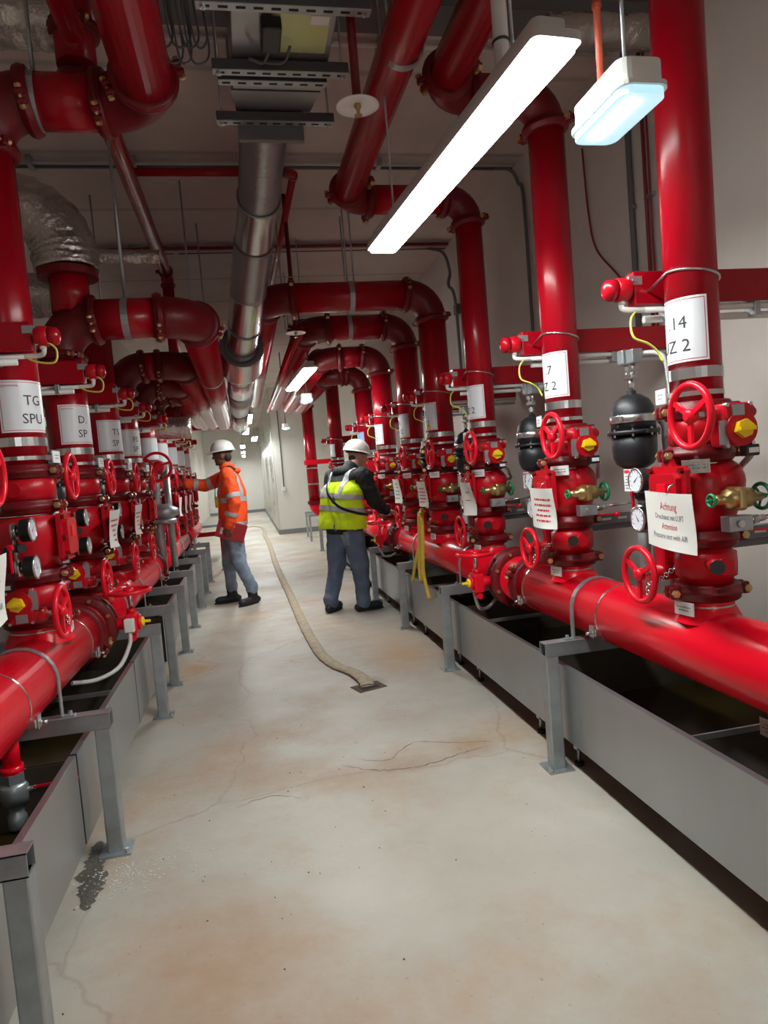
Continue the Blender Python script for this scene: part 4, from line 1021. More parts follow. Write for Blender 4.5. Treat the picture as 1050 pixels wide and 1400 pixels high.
rod(-.96, 5.6, 2.9, 'threaded rod above the slim foil pipe')
rod(.885, 5.17, 2.85, 'threaded rod on the nearest right cross pipe, left of pair'); rod(.935, 5.17, 2.85, 'threaded rod on the nearest right cross pipe, right of pair')
rod(.42, 5.6, 2.6, 'threaded rod between the duct and the right cross pipe')
rod(1.02, 6.08, 2.81, 'threaded rod on the second right cross pipe')
rod(.745, 2.85, 3.16, 'threaded rod crossing in front of the big slanting pipe')
rod(.30, 4.4, 3.15, 'threaded rod beside the spiral duct'); rod(-.22, 6.2, 2.48, 'threaded rod carrying the left run pipe')
def sprinkler(x, y, z, label):
    root = thing('sprinkler', (x, y, z - .03), label, 'sprinkler', 'sprinklers with shield discs')
    part(root, 'drop_pipe', MB().cyl((x, y, z + .02), (x, y, CZ), .017, n=12), 'redfit')
    part(root, 'shield_disc', MB().lathe([(.0, .012), (.06, .006), (.082, 0), (.082, -.002), (.06, .003), (.0, .008)], (x, y, z), n=32, cap=False), 'white')
    part(root, 'head', MB().lathe([(.012, .02), (.013, -.004), (.007, -.012), (.005, -.03), (.016, -.034), (.016, -.036)], (x, y, z), n=12), 'brass')
sprinkler(.545, 2.62, 2.80, 'white sprinkler disc on a red drop pipe, nearest the camera')
sprinkler(.50, 5.6, 2.575, 'white sprinkler disc below the crossing red pipes')
# right wall services
for (yy, r, mt, z0, lb) in ((3.5, .016, 'pvcd', 2.03, 'dark vertical conduit on the right wall'), (3.36, .010, 'cablered', 2.03, 'thin red vertical cable on the right wall'), (3.32, .006, 'cablered', 2.03, 'second thin red vertical cable on the right wall')):
    o = thing('wall_conduit', (WR - .02, yy, z0), lb, 'conduit', 'conduits on the right wall')
    part(o, 'conduit', MB().cyl((WR - .022, yy, z0), (WR - .022, yy, CZ - .02), r, n=8), mt)
    for zz in (2.3, 2.75, 3.2): part(o, 'clip', MB().box((WR - .012, yy, zz), (.024, .04, .02)), 'galv')
single('loose_cable', MB().tube(smooth_path([(WR - .02, 4.0, 3.3), (WR - .015, 3.98, 2.9), (WR - .02, 3.9, 2.65), (WR - .02, 3.65, 2.4), (WR - .02, 3.5, 2.15)], 8), .006, 6), 'cablered', 'loose brown cable curving down the right wall', 'cable')
o = thing('wall_conduit', (WR - .03, 5.0, 2.0), 'bent grey conduit coming down the wall between the risers', 'conduit', 'conduits on the right wall')
part(o, 'conduit', MB().tube(smooth_path([(2.05, 4.99, 3.62), (2.18, 4.99, 3.6), (WR - .02, 4.98, 3.5), (WR - .02, 4.9, 3.3), (WR - .02, 4.9, 2.0)], 8), .013, 8), 'pvcd')
o = thing('wall_conduit', (WR - .03, 6.75, 2.0), 'knotted grey cable bundle hanging in the wall corner', 'conduit', 'conduits on the right wall')
part(o, 'conduit', MB().tube(smooth_path([(2.0, 6.75, 3.6), (2.16, 6.75, 3.55), (2.2, 6.7, 3.35), (2.16, 6.65, 3.2), (2.21, 6.62, 3.0), (2.21, 6.6, 1.9)], 8), .016, 8), 'pvcd')
part(o, 'junction_box', MB().box((WR - .03, 6.62, 2.95), (.05, .09, .1), bev=.008), 'pvcd')
o = thing('wall_box', (.9, YC - .04, 1.08), 'small pale switch box with cable on the far corner wall', 'switch')
part(o, 'box', MB().box((.9, YC - .03, 1.13), (.10, .05, .11), bev=.008), 'pvcw'); part(o, 'cable', MB().cyl((.9, YC - .012, 1.18), (.9, YC - .012, CZ), .012, n=8), 'pvcd')

# ------------------------------------------------------------------ paper notices
def notice(x, y, z, w_, h, side, lines, label, yaw=0, curl=.02, strip=False, ink='inkred', seed=1):
    """sheet hanging in front of an alarm valve, facing the aisle; side=-1: right row"""
    R = Matrix.Rotation(yaw, 3, 'Z'); nrm = R @ Vector((side, 0, 0)); u = Vector((0, side, 0)); u = R @ u; c = Vector((x, y, z))
    def P(a, b, d=0): # a in -.5...5 across, b in -1..0 down
        bul = curl * math.sin((b + .2) * 3.2) * .5 + curl * .6 * math.cos(a * 3) * (-b) + curl * .2 * math.sin(a * 5 + b * 4)
        return c + u * a * w_ + Vector((0, 0, b * h + .012 * a * a)) + nrm * (bul + d)
    nx, ny = 10, 12
    def sheet(d): return [P(-.5 + i / nx, -j / ny, d) for j in range(ny + 1) for i in range(nx + 1)]
    fr = sheet(.0004); bk = sheet(-.0004); k = len(fr)
    fs = []
    for j in range(ny):
        for i in range(nx):
            a = j * (nx + 1) + i; b = a + 1; e = a + nx + 1; f = e + 1
            fs += [(a, e, f, b), (k + a, k + b, k + f, k + e)]
    mb = MB().add(fr + bk, fs, True)
    root = thing('paper_notice', (x, y, z - h), label, 'notice', 'paper notices hung on valves')
    part(root, 'sheet', mb, 'paper')
    if side: part(root, 'hook', MB().tube([P(0, -.03), P(0, .0) + Vector((0, 0, .02)) - nrm * .01, P(0, 0) + Vector((0, 0, .03)) - nrm * .03], .0025, 6), 'steel')
    for txt, b, sz, mt in lines:
        t = MB()
        if txt is None:
            sb = MB(); scribble(sb, (0, 0, 0), (1, 0, 0), (0, 0, 1), sz[0], sz[1], 1, seed + int(-b * 50), .8); vs = [P(v[0], b + v[2] , .0012) for v in sb.v]; t.add(vs, sb.f, False)
        else:
            vs, f_ = text_geo(txt, sz); t.add([P(v[0] / w_, b + v[1] / h, .0012) for v in vs], f_, False)
        part(root, 'lettering', t, mt)['kind'] = 'stuff'
    return root
ACH = [('Achtung', -.30, .036, 'inkred'), ('Drucktest mit LUFT', -.47, .025, 'inkgrey'), ('Attention', -.64, .028, 'inkred'), ('Pressure test with AIR', -.81, .026, 'inkgrey')]
RED5 = [(None, b, (.72, .06), 'inkred') for b in (-.28, -.42, -.55, -.68, -.81)]
notice(1.318, STR[0] - .105, 1.268, .35, .185, -1, ACH, 'white Achtung notice with red and grey lettering on the nearest valve', yaw=-.18, curl=.009)
notice(1.318, STR[1] - .13, 1.272, .25, .185, -1, RED5, 'white notice with five red lines on the second right valve', curl=.016)
notice(1.318, STR[2] - .18, 1.295, .23, .20, -1, [(None, b, (.5, .04), 'inkgrey') for b in (-.3, -.55)], 'crumpled faded notice on the third right valve', curl=.035)
notice(1.30, STR[3] - .13, 1.30, .26, .19, -1, RED5, 'white notice with red lines beside the yellow straps', curl=.02, seed=3)
notice(1.30, STR[4] - .16, 1.32, .27, .21, -1, [(None, b, (.6, .05), 'inkgrey') for b in (-.2, -.35, -.5, -.65, -.8)], 'white notice with grey lines on the fifth right valve', curl=.025)
notice(-.715, STL[0] - .10, 1.265, .285, .195, 1, ACH, 'Achtung notice cut off by the left picture edge', yaw=.0, curl=.02)
notice(-.715, STL[2] - .13, 1.32, .25, .195, 1, RED5, 'narrow-looking white notice with red lines, nearer of the left pair', curl=.03, seed=5)
notice(-.715, STL[3] - .25, 1.32, .24, .19, 1, RED5, 'narrow-looking white notice with red lines, farther of the left pair', curl=.03, seed=8)
notice(-.715, STL[6] - .2, 1.30, .24, .20, 1, [], 'blank white notice near the orange worker, first of three', curl=.02)
notice(-.715, STL[7] - .5, 1.30, .24, .20, 1, [], 'blank white notice near the orange worker, second of three', curl=.02)
notice(-.715, STL[7] + .1, 1.30, .24, .20, 1, [], 'blank white notice near the orange worker, third of three', curl=.02)
o = thing('card_tag', (1.60, 1.93, .44), 'white card hanging below the right header at the picture edge', 'tag')
part(o, 'card', MB().box((1.60, 1.90, .465), (.002, .09, .06)), 'white'); pr = MB(); scribble(pr, (1.5985, 1.90, .465), (0, -1, 0), (0, 0, 1), .07, .035, 3, 4, .3); part(o, 'print', pr, 'inkgrey')['kind'] = 'stuff'
part(o, 'wire', MB().tube([(1.60, 1.90, .495), (1.59, 1.90, .54), (1.56, 1.90, .59)], .0015, 5), 'steel')

# ------------------------------------------------------------------ small valves below the headers
o = thing('ball_valve', (XL, 2.62, .25), 'steel ball valve with red lever below the left header', 'valve')
part(o, 'stub', MB().cyl((XL, 2.62, .45), (XL, 2.62, .60), .03, n=16).cyl((XL, 2.62, .44), (XL, 2.62, .47), .038, n=16), 'red')
part(o, 'body', MB().lathe([(.03, .24), (.034, .25), (.034, .29), (.026, .30), (.028, .33), (.046, .335), (.05, .36), (.05, .40), (.042, .41)], (XL, 2.62, 0), n=18).lathe([(.044, .408), (.044, .445)], (XL, 2.62, 0), n=6, smooth=False), 'galv')
part(o, 'stem', MB().cyl((XL + .04, 2.62, .375), (XL + .075, 2.62, .378), .012, n=8), 'steel')
part(o, 'lever', MB().box((XL + .14, 2.62, .385), (.15, .022, .008), m=Matrix.Rotation(-.03, 3, 'Y')), 'redwheel')
o = thing('ball_valve', (1.50, 4.9, .40), 'small ball valve with blue lever below the right header', 'valve')
part(o, 'body', MB().lathe([(.018, .42), (.026, .43), (.026, .50), (.018, .51), (.016, .60)], (1.50, 4.9, 0), n=14), 'brass')
part(o, 'lever', MB().box((1.44, 4.9, .47), (.14, .02, .008)), 'blue')
# grey standpipe with front-facing wheel on the left row
o = thing('standpipe_valve', (-.80, 6.35, .59), 'grey standpipe with a red handwheel facing the camera on the left', 'valve')
part(o, 'standpipe', MB().cyl((-.80, 6.35, .60), (-.80, 6.35, 1.66), .04, n=16).cyl((-.70, 6.36, .70), (-.70, 6.36, 1.62), .03, n=14), 'galv')
part(o, 'bonnet', MB().lathe([(.06, 0), (.05, -.06), (.03, -.07), (.02, -.12)], (-.745, 6.28, 1.60), (0, 1, 0), 16), 'redcast')
part(o, 'handwheel', handwheel((-.745, 6.15, 1.60), (0, -1, 0), .12, .013, 3, .3), 'redwheel')
part(o, 'motor', MB().lathe([(.05, -.09), (.075, -.07), (.075, .05), (.05, .08), (.03, .12)], (-.74, 6.3, 1.20), (1, 0, 0), 18).cyl((-.74, 6.3, 1.10), (-.74, 6.3, 1.14), .10, n=18), 'galv')

# ------------------------------------------------------------------ things on the floor
hz = [(.655, 4.36, .012), (.645, 4.52, .022), (.60, 4.72, .016), (.519, 4.92, .012), (.455, 5.25, .012), (.425, 5.75, .012), (.405, 6.46, .012), (.395, 7.3, .012), (.385, 8.3, .012), (.36, 9.8, .012), (.345, 12.0, .012), (.36, 14.8, .012), (.32, 17.4, .012), (.36, 18.8, .012), (.30, 20.5, .012), (.0, 21.2, .012), (-.3, 20.2, .012)]
P = smooth_path(hz, 8); mb = MB(); vs = []; fs = []
prof = [(-.047, -.006), (-.03, -.011), (.03, -.011), (.047, -.006), (.042, .004), (.0, .009), (-.042, .004)]
for i, p_ in enumerate(P):
    t = (P[min(i + 1, len(P) - 1)] - P[max(i - 1, 0)]); t.z = 0; t.normalize(); sd = Vector((t.y, -t.x, 0)); wv = 1 + .06 * math.sin(i * 1.7)
    for a, b in prof: vs.append(p_ + sd * a * wv + Vector((0, 0, b)))
n = len(prof)
for i in range(len(P) - 1):
    for j in range(n): fs.append((i * n + j, i * n + (j + 1) % n, (i + 1) * n + (j + 1) % n, (i + 1) * n + j))
fs += [tuple(range(n)), tuple((len(P) - 1) * n + j for j in reversed(range(n)))]
single('fire_hose', mb.add(vs, fs, True), 'hose', 'flat beige fire hose lying along the aisle floor', 'hose')
o = thing('floor_drain', (.66, 4.38, 0), 'small square rusty floor drain under the hose end', 'drain')
part(o, 'frame', MB().box((.66, 4.36, .001), (.20, .15, .004), rz=.3), 'rust'); part(o, 'opening', MB().box((.66, 4.355, .0035), (.12, .08, .002), rz=.3), 'hole')
def straps(label, x, y, pts_list):
    o = thing('hanging_strap', (x, y, .42), label, 'strap', 'yellow straps on a handwheel')
    for pts in pts_list: part(o, 'band', MB().tube(smooth_path(pts, 6), .0165, 10, flat=(1, .8)), 'strap')
straps('yellow strap looped over a handwheel, left one', 1.33, 5.36, [[(1.375, 5.37, 1.02), (1.345, 5.36, 1.03), (1.33, 5.37, .8), (1.295, 5.42, .62), (1.285, 5.52, .47)], [(1.345, 5.35, 1.03), (1.33, 5.33, .82), (1.30, 5.30, .62), (1.285, 5.24, .50)]])
straps('yellow strap looped over a handwheel, right one', 1.33, 5.3, [[(1.375, 5.29, 1.05), (1.345, 5.285, 1.065), (1.335, 5.27, .9), (1.31, 5.22, .7), (1.29, 5.13, .55), (1.28, 4.99, .405)], [(1.345, 5.27, 1.06), (1.32, 5.2, .9), (1.30, 5.17, .7), (1.287, 5.18, .52)]])
from mathutils import noise as mn_noise
def blotch(name, cx, cy, rx, ry, rot, material, label, cat, seed, h=.0012):
    r_ = random.Random(seed); n = 60; L_ = []; R_ = []
    for k in range(n + 1):
        t = -1 + 2 * k / n; w_ = rx * math.sqrt(max(0, 1 - t * t))
        for lst, q in ((L_, -1), (R_, 1)):
            x = q * w_ * (.75 + .5 * mn_noise.noise(Vector((t * 4, q * 3.3 + seed, 0))) + .45 * mn_noise.noise(Vector((t * 14, q * 5.1 + seed, 2)))); y_ = t * ry
            lst.append((cx + x * math.cos(rot) - y_ * math.sin(rot), cy + x * math.sin(rot) + y_ * math.cos(rot), h))
    mb = MB().add(L_ + R_, [(k, n + 1 + k, n + 2 + k, k + 1) for k in range(n)], False)
    return single(name, mb, material, label, cat, base=(cx, cy, 0))
blotch('damp_patch', -.70, 2.66, .06, .24, .10, 'gravel', 'dark damp gritty patch on the floor beside the left tray', 'stain', 5)
def chips(name, cx, cy, sx, sy, n, material, label, seed, size=(.003, .010)):
    r_ = random.Random(seed); mb = MB()
    for _ in range(n):
        x = r_.gauss(cx, sx); y_ = r_.gauss(cy, sy); a = r_.uniform(0, PI); q = r_.uniform(*size); e = Vector((math.cos(a), math.sin(a), 0)) * q; f = Vector((-math.sin(a), math.cos(a), 0)) * q * r_.uniform(.4, .9); c = Vector((x, y_, .0008)); u_ = Vector((0, 0, .0018))
        mb.add([c - e, c - f, c + e * .8, c + f, c - e * .8 + u_, c - f * .8 + u_, c + e * .7 + u_, c + f * .8 + u_], [(4, 5, 6, 7), (0, 1, 5, 4), (1, 2, 6, 5), (2, 3, 7, 6), (3, 0, 4, 7)], False)
    o = single(name, mb, material, label, 'debris', base=(cx, cy, 0)); o['kind'] = 'stuff'; return o
chips('paint_flakes', -.54, 2.60, .11, .06, 280, 'chip', 'scattered white flakes on the floor by the left post', 1, (.002, .006))
chips('paint_flakes', -.36, 3.2, .16, .10, 60, 'chip', 'sparse white flakes beyond the left post', 2, (.002, .005))
chips('floor_grit', .1, 2.6, .8, 1.0, 110, 'chipd', 'tiny dark grit specks across the aisle floor', 3, (.0015, .005))

# ------------------------------------------------------------------ people
from mathutils import noise as mnoise
def blob(prims, voxel, smooth=4, fold=0.0, fscale=(9, 9, 5), seed=0.0):
    """one closed surface grown round capsules and ellipsoids"""
    mb = MB()
    for p in prims:
        if p[0] == 'c':
            _, a, ra, b, rb = p; a = Vector(a); b = Vector(b); d = b - a; L = d.length
            pr = [(ra * math.sin(t), -ra * math.cos(t)) for t in (.15, .5, .9, 1.25)] + [(ra, 0), (rb, L)] + [(rb * math.cos(t), L + rb * math.sin(t)) for t in (.35, .7, 1.1, 1.42)]
            mb.lathe(pr, a, d, 16)
        else:
            _, c, sc, rot = p; o = len(mb.v); mb.sphere((0, 0, 0), 1, 20, 12, sc)
            R = Matrix.Rotation(rot[2], 3, 'Z') @ Matrix.Rotation(rot[1], 3, 'Y') @ Matrix.Rotation(rot[0], 3, 'X')
            for k in range(o, len(mb.v)): mb.v[k] = tuple(R @ Vector(mb.v[k]) + Vector(c))
    me = mb.mesh('b', 'white'); o = bpy.data.objects.new('b', me); COL.objects.link(o)
    m = o.modifiers.new('r', 'REMESH'); m.mode = 'VOXEL'; m.voxel_size = voxel
    if smooth:
        s_ = o.modifiers.new('s', 'SMOOTH'); s_.iterations = smooth; s_.factor = .6
    dg = bpy.context.evaluated_depsgraph_get(); me2 = bpy.data.meshes.new_from_object(o.evaluated_get(dg))
    bpy.data.objects.remove(o); bpy.data.meshes.remove(me)
    if fold:
        sv = Vector((seed, seed * 2, 0)); nn = [v.normal.copy() for v in me2.vertices]
        for v, n_ in zip(me2.vertices, nn):
            q = Vector((v.co.x * fscale[0], v.co.y * fscale[1], v.co.z * fscale[2])) + sv
            v.co += n_ * fold * (mnoise.noise(q) + .6 * mnoise.noise(q * 2.1))
    for p in me2.polygons: p.use_smooth = True
    return me2
def clip(me, planes, push):
    """piece of a garment between planes (point, outward normal), lifted off the cloth"""
    bm = bmesh.new(); bm.from_mesh(me); bm.normal_update()
    for v in bm.verts: v.co += v.normal * push
    for co, no in planes:
        bmesh.ops.bisect_plane(bm, geom=list(bm.verts) + list(bm.edges) + list(bm.faces), plane_co=Vector(co), plane_no=Vector(no), clear_outer=True)
    out = bpy.data.meshes.new('tape'); bm.to_mesh(out); bm.free()
    for p in out.polygons: p.use_smooth = True
    return out
def attach(root, name, me, material, label=None):
    me.transform(Matrix.Translation(-Vector(root.location))); me.materials.clear(); me.materials.append(M[material]); me.name = name
    o = link(name, me, root)
    if label: o['label'] = label
    return o
def hand(pr, wrist, d, nrm, thumb, curl=.5, s=1.0):
    """palm, four bent fingers and a thumb; d: wrist to knuckles, nrm: back of hand, thumb: towards the thumb"""
    wrist = Vector(wrist); d = Vector(d).normalized(); n = Vector(nrm); n = (n - d * n.dot(d)).normalized(); t = Vector(thumb); t = (t - d * t.dot(d) - n * t.dot(n)).normalized()
    k0 = wrist + d * .085 * s
    for q in (-.028, -.010, .010, .028): pr.append(('c', wrist + t * q * .7 * s, .016 * s, k0 + t * q * s, .0135 * s))
    for q, L in ((.030, .072), (.010, .080), (-.011, .074), (-.031, .058)):
        a = k0 + t * q * s; ang = 0
        for seg, f in ((.45, .6), (.32, .9), (.25, .9)):
            ang += curl * f; e = d * math.cos(ang) - n * math.sin(ang); b = a + e * L * seg * s
            pr.append(('c', a, .0092 * s, b, .0085 * s)); a = b
    a = wrist + d * .03 * s + t * .03 * s; b = a + (t * .7 + d * .7 - n * .25).normalized() * .042 * s; c = b + (t * .25 + d * .85 - n * .5).normalized() * .034 * s
    pr.append(('c', a, .0125 * s, b, .0105 * s)); pr.append(('c', b, .0105 * s, c, .0085 * s))
def head(pr, c, f, s=1.0, tilt=0):
    """skull, jaw, nose, ears, brow: face looks along f"""
    c = Vector(c); f = Vector(f).normalized(); r = Vector((f.y, -f.x, 0)).normalized(); up = r.cross(f).normalized(); z = math.atan2(f.y, f.x)
    pr.append(('e', c + up * .02 * s - f * .012 * s, (.098 * s, .076 * s, .105 * s), (0, 0, z)))
    pr.append(('e', c - up * .055 * s + f * .022 * s, (.066 * s, .056 * s, .068 * s), (0, 0, z)))
    pr.append(('e', c - up * .10 * s + f * .058 * s, (.026 * s, .028 * s, .020 * s), (0, 0, z)))       # chin
    pr.append(('c', c + f * .082 * s + up * .012 * s, .011 * s, c + f * .104 * s - up * .028 * s, .0145 * s))  # nose
    pr.append(('c', c + f * .078 * s - up * .064 * s + r * .018 * s, .0095 * s, c + f * .078 * s - up * .064 * s - r * .018 * s, .0095 * s))  # lips
    pr.append(('c', c + f * .078 * s + up * .030 * s + r * .035 * s, .012 * s, c + f * .078 * s + up * .030 * s - r * .035 * s, .012 * s))  # brow
    for q in (-1, 1): pr.append(('e', c + r * q * .077 * s - f * .008 * s - up * .012 * s, (.020 * s, .009 * s, .032 * s), (0, 0, z)))
def hat(root, c, f, s=1.0, material='helmet'):
    c = Vector(c); f = Vector(f).normalized(); r = Vector((f.y, -f.x, 0)).normalized(); up = r.cross(f).normalized()
    mb = MB(); n = 36; k = 10; vs = []
    for j in range(k + 1):
        b = (PI / 2) * j / k
        for i in range(n):
            a = 2 * PI * i / n; rr = math.cos(b); ridge = .006 * max(0, math.cos(a * 2)) if j < k else 0
            vs.append(c + (f * math.cos(a) * .138 + r * math.sin(a) * .112) * rr * s + up * (.118 * math.sin(b) + (.008 if abs(math.sin(a)) < .2 and j > 2 else 0)) * s)
    fs = [(j * n + i, j * n + (i + 1) % n, (j + 1) * n + (i + 1) % n, (j + 1) * n + i) for j in range(k) for i in range(n)]
    mb.add(vs, fs, True)
    vs = []
    for q, dz in ((1.0, 0), (1.06, -.008), (1.06, -.013), (.99, -.006)):
        for i in range(n):
            a = 2 * PI * i / n; ext = .045 * max(0, math.cos(a)) ** 1.5
            vs.append(c + (f * (math.cos(a) * .138 * q + (ext if q > 1.01 else 0)) + r * math.sin(a) * .112 * q) * s + up * (dz - (ext * .35 if q > 1.01 else 0)) * s)
    mb.add(vs, [(j * n + i, j * n + (i + 1) % n, ((j + 1) % 4) * n + (i + 1) % n, ((j + 1) % 4) * n + i) for j in range(4) for i in range(n)], True)
    h = part(root, 'hard_hat', mb, material)
    sw = MB(); vs = []
    for q, dz in ((.97, -.03), (.97, .0), (.93, .0), (.93, -.03)):
        for i in range(n):
            a = 2 * PI * i / n; vs.append(c + (f * math.cos(a) * .118 + r * math.sin(a) * .098) * q * s + up * dz * s)
    sw.add(vs, [(j * n + i, j * n + (i + 1) % n, ((j + 1) % 4) * n + (i + 1) % n, ((j + 1) % 4) * n + i) for j in range(4) for i in range(n)], True)
    link('suspension_band', sw.mesh('suspension_band', 'blackp', root.location), h)
    return h
def boot(root, toe, heel, ankle, s=1.0):
    toe = Vector(toe); heel = Vector(heel); ank = Vector(ankle); d = (toe - heel).normalized(); up = Vector((0, 0, 1))
    pr = [('c', heel + up * .045, .042, toe - d * .05 + up * .045, .045), ('e', toe - d * .055 + up * .043, (.065, .048, .042), (0, 0, math.atan2(d.y, d.x))),
          ('c', heel + d * .04 + up * .05, .047, ank, .052), ('c', heel + d * .08 + up * .07, .045, ank + d * .02 - up * .03, .045)]
    me = blob(pr, .009, 5)
    for v in me.vertices: v.co.z = max(v.co.z, .012)
    b = attach(root, 'boot', me, 'boot')
    side = Vector((d.y, -d.x, 0)); L = (toe - heel).length + .03; so = MB(); pts = []
    for k in range(20):
        a = 2 * PI * k / 20; w_ = .047 if math.cos(a) > -.2 else .040
        pts.append((math.cos(a) * L * .5, math.sin(a) * w_))
    so.prism(pts, (toe + heel) * .5 + Vector((0, 0, .0005)), d, up.cross(d), .018)
    link('sole', so.mesh('sole', 'rubber', root.location), b)

def orange_worker():
    C = Vector((-.20, 8.07, 0)); f = Vector((-1, .10, 0)).normalized(); r = Vector((f.y, -f.x, 0))
    W = lambda x, y, z: C + r * x + f * y + Vector((0, 0, z))
    root = thing('person', C, 'worker in orange high-visibility jacket, white hard hat and light jeans holding a folder', 'person')
    hc = W(0, .05, 1.735); shR = W(.19, .0, 1.50); elR = W(.22, .30, 1.40); wrR = W(.17, .52, 1.44)
    shL = W(-.20, -.01, 1.50); elL = W(-.255, -.07, 1.20); wrL = W(-.235, .02, .93)
    hipR, hipL = W(.095, 0, .93), W(-.095, -.01, .93); knR, knL = W(.11, .10, .51), W(-.11, -.04, .50); anR, anL = W(.115, .10, .10), W(-.12, -.16, .10)
    pr = []
    head(pr, hc, (f + r * .06))
    pr += [('c', W(0, .0, 1.50), .062, W(0, .035, 1.66), .054), ('e', W(0, 0, 1.33), (.10, .155, .22), (0, 0, math.atan2(f.y, f.x))), ('e', W(0, -.01, 1.02), (.10, .15, .15), (0, 0, math.atan2(f.y, f.x))),
           ('c', shR, .055, elR, .042), ('c', elR, .042, wrR, .028), ('c', shL, .055, elL, .042), ('c', elL, .042, wrL, .028),
           ('c', hipR, .085, knR, .058), ('c', knR, .056, anR, .04), ('c', hipL, .085, knL, .058), ('c', knL, .056, anL, .04), ('c', W(-.15, 0, 1.47), .06, W(.15, 0, 1.47), .06)]
    hand(pr, wrR, (f + Vector((0, 0, .05))), Vector((0, 0, 1)), -r, .5)
    hand(pr, wrL, Vector((0, 0, -1)) + f * .1, -r, f, .75)
    attach(root, 'body', blob(pr, .0065, 2), 'skin1')
    jt = [('e', W(0, -.015, 1.32), (.145, .205, .25), (0, 0, math.atan2(f.y, f.x))), ('c', W(-.13, -.01, 1.47), .095, W(.13, -.01, 1.47), .095), ('c', W(0, -.02, 1.30), .165, W(0, -.01, 1.00), .168),
          ('c', W(-.10, -.01, 1.25), .12, W(-.10, 0, .90), .125), ('c', W(.10, -.01, 1.25), .12, W(.10, 0, .90), .125), ('c', W(0, -.015, 1.50), .075, W(0, .01, 1.60), .076)]
    jm = blob(jt, .011, 6, .010, seed=3)
    jm = clip(jm, [(W(0, 0, .845), (0, 0, -1))], 0)
    jk = attach(root, 'jacket', jm, 'hivizo'); jm_w = jm.copy(); jm_w.transform(Matrix.Translation(root.location))
    def add_tape(src, planes, owner):
        me = clip(src, planes, .004); me.transform(Matrix.Translation(-Vector(root.location))); me.materials.clear(); me.materials.append(M['tape']); link('reflective_tape', me, owner)
    for z in (1.215, .93): add_tape(jm_w, [(W(0, 0, z + .028), (0, 0, 1)), (W(0, 0, z - .028), (0, 0, -1))], jk)
    for x in (-.115, .115): add_tape(jm_w, [(W(x + .026, 0, 0), r), (W(x - .026, 0, 0), -r), (W(0, 0, 1.24), (0, 0, -1))], jk)
    for sh, el, wr in ((shR, elR, wrR), (shL, elL, wrL)):
        d = (wr - el).normalized(); end = wr - d * .02
        sm = blob([('c', sh + (sh - C).normalized() * 0, .092, el, .074), ('c', el, .075, end, .062)], .010, 5, .008, (14, 14, 14), 5)
        sv = attach(root, 'sleeve', sm, 'hivizo'); smw = sm.copy(); smw.transform(Matrix.Translation(root.location))
        d0 = (el - sh).normalized(); a = sh.lerp(el, .80); add_tape(smw, [(a + d0 * .026, d0), (a - d0 * .026, -d0), (el + d * .05, d)], sv)
        a = el.lerp(end, .55); add_tape(smw, [(a + d * .026, d), (a - d * .026, -d)], sv)
    col = MB().lathe([(.078, 0), (.088, .05), (.090, .075), (.082, .075), (.074, .02)], W(0, .0, 1.545), (f * .12 + Vector((0, 0, 1))), 24, closed=True); part(root, 'collar', col, 'hivizo')
    hd = blob([('e', W(0, -.10, 1.54), (.05, .12, .035), (.0, .3, math.atan2(f.y, f.x)))], .01, 3); attach(root, 'hood_roll', hd, 'hivizo')
    # shoulder strap with yellow radio pouch
    st = [W(-.09, -.10, 1.56), W(-.115, -.02, 1.60), W(-.10, .09, 1.52), W(-.03, .158, 1.36), W(.05, .172, 1.2), W(.13, .13, 1.08)]
    sp = part(root, 'shoulder_strap', MB().strip(smooth_path(st, 6), r + Vector((0, 0, .5)), .03, .006), 'blackcloth')
    q = W(-.07, .150, 1.20); link('pouch', MB().box(q, (.035, .06, .13), rz=.2, bev=.008).mesh('pouch', 'yellow', root.location), sp)
    tr = [('c', hipR, .112, knR, .084), ('c', knR, .083, anR + Vector((0, 0, .085)), .064), ('c', hipL, .112, knL, .084), ('c', knL, .083, anL + Vector((0, 0, .085)), .064), ('e', W(0, -.01, .96), (.125, .175, .13), (0, 0, math.atan2(f.y, f.x)))]
    for a in (anR, anL): tr += [('c', a + Vector((0, 0, .10)), .073, a + Vector((0, 0, .075)), .071)]
    attach(root, 'trousers', blob(tr, .010, 5, .010, (12, 12, 10), 7), 'jeansl')
    for an, td in ((anR, f * 1 - r * .25), (anL, f * .7 - r * .75)):
        td = td.normalized(); g = Vector((an.x, an.y, 0)); boot(root, g + td * .20, g - td * .065, an + Vector((0, 0, .075)))
    hat(root, hc + Vector((0, 0, .052)) - f * .01, f + Vector((0, 0, -.06)), 1.0)
    hr = blob([('e', hc - f * .058 - Vector((0, 0, .02)), (.05, .074, .07), (0, 0, math.atan2(f.y, f.x)))], .008, 3); attach(root, 'hair', hr, 'hair')
    eg = MB().tube([hc + f * .098 + r * q * .05 + Vector((0, 0, .008)) - f * abs(q) * .025 for q in (-1.3, -.6, 0, .6, 1.3)], .010, 8); part(root, 'glasses', eg, 'blackp')
    # folder held in the hanging hand
    a = wrL + Vector((0, 0, -.11)); e = (f * .90 + Vector((0, 0, .32))).normalized(); n_ = -r
    fo = thing('folder', a, 'dark red folder held at the orange worker\'s side', 'folder')
    m3 = Matrix((e, n_, e.cross(n_))).transposed()
    part(fo, 'cover', MB().box(a + e * -.02 - n_ * .02 + Vector((0, 0, .055)), (.33, .012, .205), m=m3, bev=.003), 'clip')
    part(fo, 'label', MB().box(a + e * .09 + n_ * -.012 + Vector((0, 0, .03)), (.03, .004, .075), m=m3), 'white')
orange_worker()

